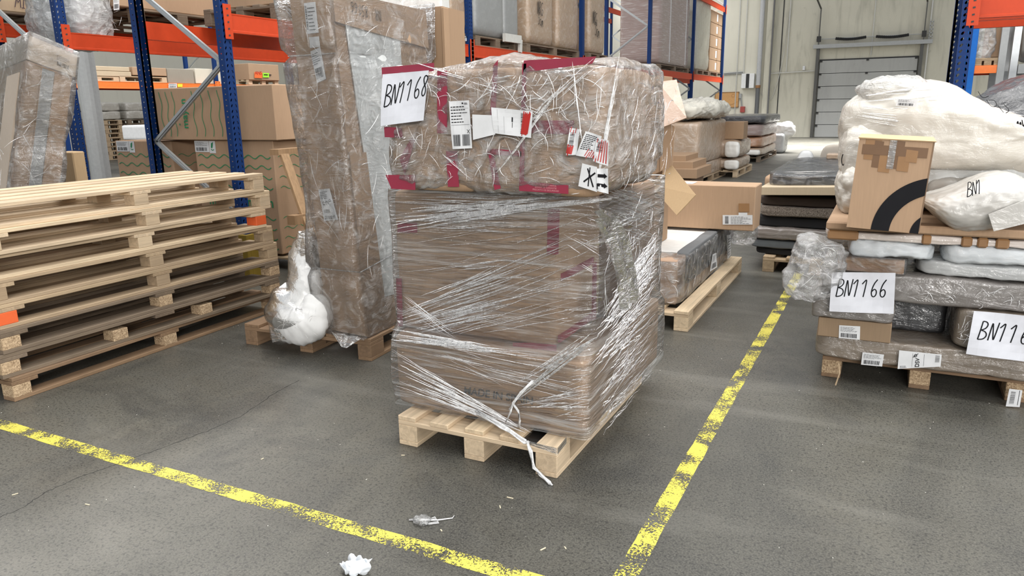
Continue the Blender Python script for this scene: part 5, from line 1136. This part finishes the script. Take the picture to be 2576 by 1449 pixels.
# tall goods on the main row beyond the leaning carton
def Yx(p, x=-5.42, q=60): return atx(p, q, x).y
def tallgoods(label, p0, p1, mat, z1, seed=0, name='wrapped_carton', cat='box', depth=1.0, z0=ZB1+.15):
    y0, y1 = Yx(p0), Yx(p1); o = blob(name, (-5.42-depth/2, (y0+y1)/2, (z0+z1)/2), (depth/2, (y1-y0)/2, (z1-z0)/2), mat, None, 20, 16, .008, 2, seed=seed); return tag(o, label, cat)
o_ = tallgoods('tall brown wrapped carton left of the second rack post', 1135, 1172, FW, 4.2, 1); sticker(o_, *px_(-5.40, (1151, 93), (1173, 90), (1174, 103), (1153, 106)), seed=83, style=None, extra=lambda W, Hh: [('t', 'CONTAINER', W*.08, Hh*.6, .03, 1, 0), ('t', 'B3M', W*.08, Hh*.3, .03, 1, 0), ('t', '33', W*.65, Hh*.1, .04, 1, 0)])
tallgoods('white film bundle behind the leaning tall carton on the rack', 1112, 1134, FWW, 3.2, 2)
GC = wrapped('grey_concrete_wrap', (.22, .225, .22), 'loose', .3, .35, .1)
tallgoods('tall grey wrapped pack right of the second rack post', 1196, 1268, GC, 4.4, 3); tallgoods('narrower grey wrapped pack beside the tall grey one', 1269, 1304, GC, 4.4, 4)
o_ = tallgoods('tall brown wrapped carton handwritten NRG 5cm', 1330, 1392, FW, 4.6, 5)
decal('handwriting', o_, *px_(-5.40, (1350, 12), (1374, 8), (1374, 42), (1350, 42)), hand('NRG', .02, .05, .22, 0, .6, .1, -.1, .06, .55), [INK], base=False); decal('handwriting', o_, *px_(-5.40, (1352, 46), (1376, 44), (1376, 72), (1352, 68)), hand('5cm', .02, .05, .2, 0, .6, .1, -.1, .06, .55), [INK], base=False)
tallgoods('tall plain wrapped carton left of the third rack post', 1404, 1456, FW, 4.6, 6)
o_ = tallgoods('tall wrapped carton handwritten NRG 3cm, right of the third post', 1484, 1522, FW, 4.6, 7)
decal('handwriting', o_, *px_(-5.40, (1490, 46), (1510, 44), (1510, 66), (1490, 66)), hand('NRG', .02, .05, .26, 0, .6, .1, -.1, .06, .5), [INK], base=False); decal('handwriting', o_, *px_(-5.40, (1496, 76), (1514, 76), (1514, 96), (1496, 96)), hand('3cm', .02, .05, .26, 0, .6, .1, -.1, .06, .5), [INK], base=False)
for i, (a, c, lb_) in enumerate(((1135, 1172, 'rack pallet under the carton left of the second post'), (1196, 1304, 'rack pallet under the two grey wrapped packs'), (1325, 1460, 'rack pallet under the cartons marked NRG 5cm'), (1482, 1530, 'rack pallet under the carton marked NRG 3cm'))):
    y0, y1 = Yx(a), Yx(c); pallet((-5.95, (y0+y1)/2, ZB1+.002), max(y1-y0, .6), 1.05, lb_, WO, hgt=.146)
bxs = bpy.data.objects
t_ = MB(); a_ = px_(-5.36, (1268, 94), (1309, 100), (1312, 132), (1308, 132)); t_.bar(a_[0], a_[1], .05, .12, up=(0, 0, 1)); t_.bar(a_[1], a_[3], .04, .08); tag(t_.build('corner_guard', plain('dirty_white', (.55, .54, .5), .6)), 'bent white label holder hanging at the grey wrapped pack', 'label holder')
# far bays
y0, y1 = Yx(1662, q=100), Yx(1736, q=100)
o_ = blob('wrapped_load', (-5.98, (y0+y1)/2, 3.55), (.54, (y1-y0)/2, 1.02), FWP, None, 20, 18, .012, 2, seed=9); tag(o_, 'taupe load wound in film with white straps on the far rack bay', 'load')
for u in (.3, .85):
    yy = y0+(y1-y0)*u; bx('strap', -5.45, -5.425, yy-.02, yy+.02, 2.6, 4.55, WP, o_, 0)
pallet((-5.95, (y0+y1)/2, ZB1+.002), y1-y0, 1.05, 'dark pallet under the taupe film-wound load', WO, hgt=.146)
y0, y1 = Yx(1756, q=100), Yx(1788, q=100)
o_ = blob('wrapped_load', (-5.98, (y0+y1)/2, 3.62), (.54, (y1-y0)/2, 1.10), FWG2 if 0 else wrapped('grey_green_wrap', (.40, .38, .31), 'loose', .6), None, 14, 18, .03, 2, seed=10); tag(o_, 'grey film-draped load right of the far blue post', 'load')
pallet((-5.95, (y0+y1)/2, ZB1+.002), y1-y0, 1.05, 'dark pallet under the grey film-draped load', WO, hgt=.146)
y2, y3 = Yx(1789, q=100), Yx(1826, q=100); zt2 = atx(1810, 40, -5.42).z; ncol = 2; nrow = 5
for c in range(ncol):
    for k in range(nrow):
        a0_, a1_ = y2+(y3-y2)*c/ncol, y2+(y3-y2)*(c+1)/ncol-.05; z0_ = 2.53+k*.38; m = bx('small_carton', -6.3, -5.45, a0_, a1_, z0_, z0_+.372, CBK, None, .01)
        tag(m, '%s small carton in the %s column on the farthest rack bay' % (['lowest', 'second lowest', 'middle', 'second highest', 'topmost'][k], ['left', 'right'][c]), 'box', 'small cartons on the far rack')
        sticker(m, (-5.449, a1_-.25, z0_+.3), (-5.449, a1_-.05, z0_+.3), (-5.449, a1_-.05, z0_+.08), (-5.449, a1_-.25, z0_+.08), seed=3, style=None)
pallet((-5.95, (y2+y3)/2, ZB1+.002), y3-y2, 1.05, 'dark pallet under the columns of small cartons', WO, hgt=.146)
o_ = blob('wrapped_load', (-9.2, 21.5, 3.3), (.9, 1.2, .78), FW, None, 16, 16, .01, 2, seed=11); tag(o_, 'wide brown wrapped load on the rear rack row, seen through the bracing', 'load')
for (x, y, L_) in ((-9.2, 21.5, 2.4),): pallet((x, y, 2.36), L_, 1.8, 'pallet under the wide brown load on the rear rack row', WO, hgt=.15)
r6 = thing('pallet_rack', 'rear rack row far back, with orange beams above the brown load', 'rack', (-9.2, 20, 0))
for y in (19.4, 23.8, 28): frame(r6, -8.7, -9.8, y, 6, False)
for a, c in ((19.4, 23.8), (23.8, 28)):
    for z0_ in (2.2, 4.5): beam(r6, (-8.7, a), (-8.7, c), z0_, z0_+.155); beam(r6, (-9.8, a), (-9.8, c), z0_, z0_+.155, nrm=(-1, 0, 0))
# distant rows behind the left racks
def rowgoods(x, specs):
    for i, (p0, p1, q0, q1, mat, lb_, nm) in enumerate(specs):
        y0, y1 = atx(p0, q1, x).y, atx(p1, q1, x).y; z0_, z1_ = atx(p0, q1, x).z, atx(p0, q0, x).z; m = bx(nm, x-1.0, x, y0, y1, z0_, z1_, mat, None, .01); tag(m, lb_, 'box')
rowgoods(-16.55, [(205, 326, 164, 176, CBP, 'upper flat pale carton on the distant rack pallet', 'flat_carton'), (205, 331, 176.5, 190, CBP, 'lower flat pale carton on the distant rack pallet', 'flat_carton'),
                  (335, 420, 168, 189, CB, 'brown wrapped carton right of the flat pale cartons', 'brown_carton'), (424, 490, 172, 210, card('grey_card', (.30, .27, .22)), 'grey-brown carton filling the distant rack bay', 'brown_carton'), (494, 560, 172, 210, card('cream_card', (.68, .63, .52)), 'cream carton at the right of the distant rack bay', 'brown_carton')])
for p0, p1, lb_ in ((195, 300, 'left pallet on the distant rack beam'), (302, 420, 'right pallet on the distant rack beam')):
    y0, y1 = atx(p0, 200, -16.55).y, atx(p1, 200, -16.55).y; pallet((-17.05, (y0+y1)/2, 2.262), y1-y0, 1.0, lb_, WN, hgt=atx(p0, 190, -16.55).z-2.27, board=.12)
wf = bx('white_foam_block', -14.6, -12.9, 10.6, 11.4, .98, 1.28, plain('white_foam', (.8, .82, .82), .7), None, .04); tag(wf, 'white foam block near the grey column, left of the near post', 'foam block')
bx('foam_base', -14.6, -12.9, 10.6, 11.4, 0, .978, CBD, None, .02); tag(bpy.data.objects['foam_base'], 'dark carton under the white foam block', 'box')
# stacks of empty pallets far back left: twelve high
pidx = 0
for s, (x, y) in enumerate(((-24.0, 16.6), (-24.0, 18.0), (-24.0, 19.4))):
    first = None
    for k in range(9):
        if first is None:
            first = pallet((x, y, 0), 1.2, .8, 'bottom pallet of a far stack', WM if s != 1 else WO, hgt=.144, seed=90+s); o = first
        else:
            o = first.copy(); COL.objects.link(o); o.location = (x+random.uniform(-.03, .03), y+random.uniform(-.03, .03), k*.146)
            for ch in first.children: c = ch.copy(); COL.objects.link(c); c.parent = o
        o['label'] = '%s pallet in the %s of three far empty-pallet stacks' % (['bottom', 'second', 'third', 'fourth', 'fifth', 'sixth', 'seventh', 'eighth', 'topmost'][k], ['left', 'middle', 'right'][s]); o['group'] = 'far stacks of empty pallets'
    for k in range(2):
        m = blob('wrapped_parcel', (x, y, 1.32+.28*k+.15), (.42, .6, .14), wrapped('grey_parcel_wrap', (.34, .32, .28), 'loose', .5, .2, .3, .6), None, 12, 12, .02, 3, seed=s*3+k); tag(m, '%s grey parcel on the %s far pallet stack' % (['lower', 'upper'][k], ['left', 'middle', 'right'][s]), 'parcel')
# goods glimpsed right of the near post, far row
bo = thing('carton_row', 'far carton with orange and green paper notes, seen under the beams', 'box', (-16.6, 20.0, 2.4))
y0, y1 = atx(625, 200, -16.55).y, atx(700, 200, -16.55).y
bx('carton_body', -17.4, -16.5, y0, y1, 2.40, 2.85, CB, bo, .01)
decal('orange_note', bo, *px_(-16.48, (640, 181), (660, 182), (660, 197), (640, 196)), [('t', 'ANS', .02, .1, .1, 1, 0)], [plain('orange_note', (.8, .16, .04)), RINK]); decal('green_note', bo, *px_(-16.48, (661, 183), (677, 184), (677, 195), (661, 195)), [('r', .04, .06, .2, .09, 1), ('r', .24, .06, .34, .09, 1)], [plain('green_note', (.35, .8, .05)), INK])
pallet((-17.0, (y0+y1)/2, 2.262), y1-y0, .9, 'far pallet under the carton with coloured notes', WN, hgt=.14)
# goods on far right racks
g_ = thing('brown_carton', 'brown carton in torn film on the far right shelf', 'box', (1.25, 14.4, 2.1)); bx('carton_body', 1.22, 1.42, 14.1, 14.9, 2.14, 3.2, CB, g_, .01); pallet((1.24, 14.5, 2.022), 1.0, .36, 'small pallet on the far right orange beam', WM, hgt=.11)
blob('torn_film', (1.18, 14.05, 2.4), (.12, .04, .3), BAG2, g_, 3, 18, .04, 5)
g_ = blob('white_sack', (1.95, 14.5, 2.45), (.3, .45, .38), FWW, None, 4, 20, .03, 4, seed=6); tag(g_, 'white sack on the far right grey shelf', 'sack'); 
# ================================================================== FLOOR LITTER
ps = thing('plastic_scrap', 'crumpled clear plastic scrap on the floor before the central pallet', 'litter', atz(1062, 1318))
c_ = atz(1062, 1315); blob('scrap_body', (c_.x, c_.y, .012), (.032, .028, .012), BAG2, ps, 2.2, 14, .008, 40, seed=3, fine=.004)
t_ = MB(); t_.tube([atz(1030, 1310)+V3((0, 0, .004)), c_+V3((0, 0, .012)), atz(1100, 1312)+V3((0, 0, .006)), atz(1138, 1305)+V3((0, 0, .003)), atz(1143, 1300)+V3((0, 0, .006))], [.004, .005, .003, .002, .0015], 6)
strandy(t_, [c_, atz(1075, 1322)+V3((0, 0, .008)), atz(1105, 1318)+V3((0, 0, .006)), atz(1095, 1308)+V3((0, 0, .008)), c_], .004, 4, 5); t_.build('scrap_tail', FOLD, ps, True)
ct = thing('crumpled_tissue', 'crumpled white tissue at the bottom edge of the photo', 'litter', atz(890, 1440)); c_ = atz(893, 1440)
def fold_fn(p, v): return p+V3((.012*math.sin(p.y*130), 0, .014*abs(math.sin(p.x*90+p.y*40))))
blob('tissue_body', (c_.x, c_.y, .016), (.040, .038, .012), plain('tissue_white', (.66, .69, .72), .9), ct, 2.4, 26, .014, 26, fn=fold_fn, seed=7, fine=.004)
t_ = MB(); a_ = atz(938, 1412)+V3((0, 0, .012)); t_.face([a_, c_+V3((.01, .02, .03)), c_+V3((.03, -.01, .012))]); a_ = atz(884, 1406)+V3((0, 0, .01)); t_.face([a_, c_+V3((-.02, .01, .028)), c_+V3((.005, .02, .03))]); t_.build('tissue_corner', plain('tissue_white', (.66, .69, .72)), ct)
chips = [(1283, 1253, 14, 'wood chip on the floor below the film tail of the central pallet'), (1366, 1382, 12, 'pale wood chip left of the yellow line end'), (1258, 1276, 9, 'tiny splinter midway below the central pallet'), (220, 1270, 11, 'wood flake on the floor at lower left'), (38, 1244, 11, 'wood flake near the left edge of the floor'),
         (1422, 1379, 7, 'small chip right of the pale wood chip'), (1014, 1146, 8, 'chip in front of the central pallet corner'), (660, 1155, 7, 'small white crumb between the yellow line and central pallet'), (1110, 1335, 6, 'crumb beside the plastic scrap')]
for i, (a, c, s, lb_) in enumerate(chips):
    p = atz(a, c); an = i*1.1; t_ = MB(); d = V3((math.cos(an), math.sin(an), 0))*s*.001; t_.bar(p-d+V3((0, 0, .0015)), p+d+V3((0, 0, .002)), .004, .0025); tag(t_.build('wood_chip', plain('chip_wood', (.66, .58, .42), .8)), lb_, 'litter')
r = random.Random(12); t_ = MB()
for i in range(420):
    x, y = r.uniform(-5, 2.5), r.uniform(.9, 6.5); an = r.uniform(0, 3.14); s = r.uniform(.0008, .004); d = V3((math.cos(an), math.sin(an), 0))*s; p = V3((x, y, .0006)); t_.bar(p-d, p+d, s*.5+.0006, .001)
o_ = t_.build('floor_crumbs', plain('crumb_white', (.62, .60, .54), .8)); tag(o_, 'fine pale wood crumbs scattered over the whole grey floor', 'litter', kind='stuff')
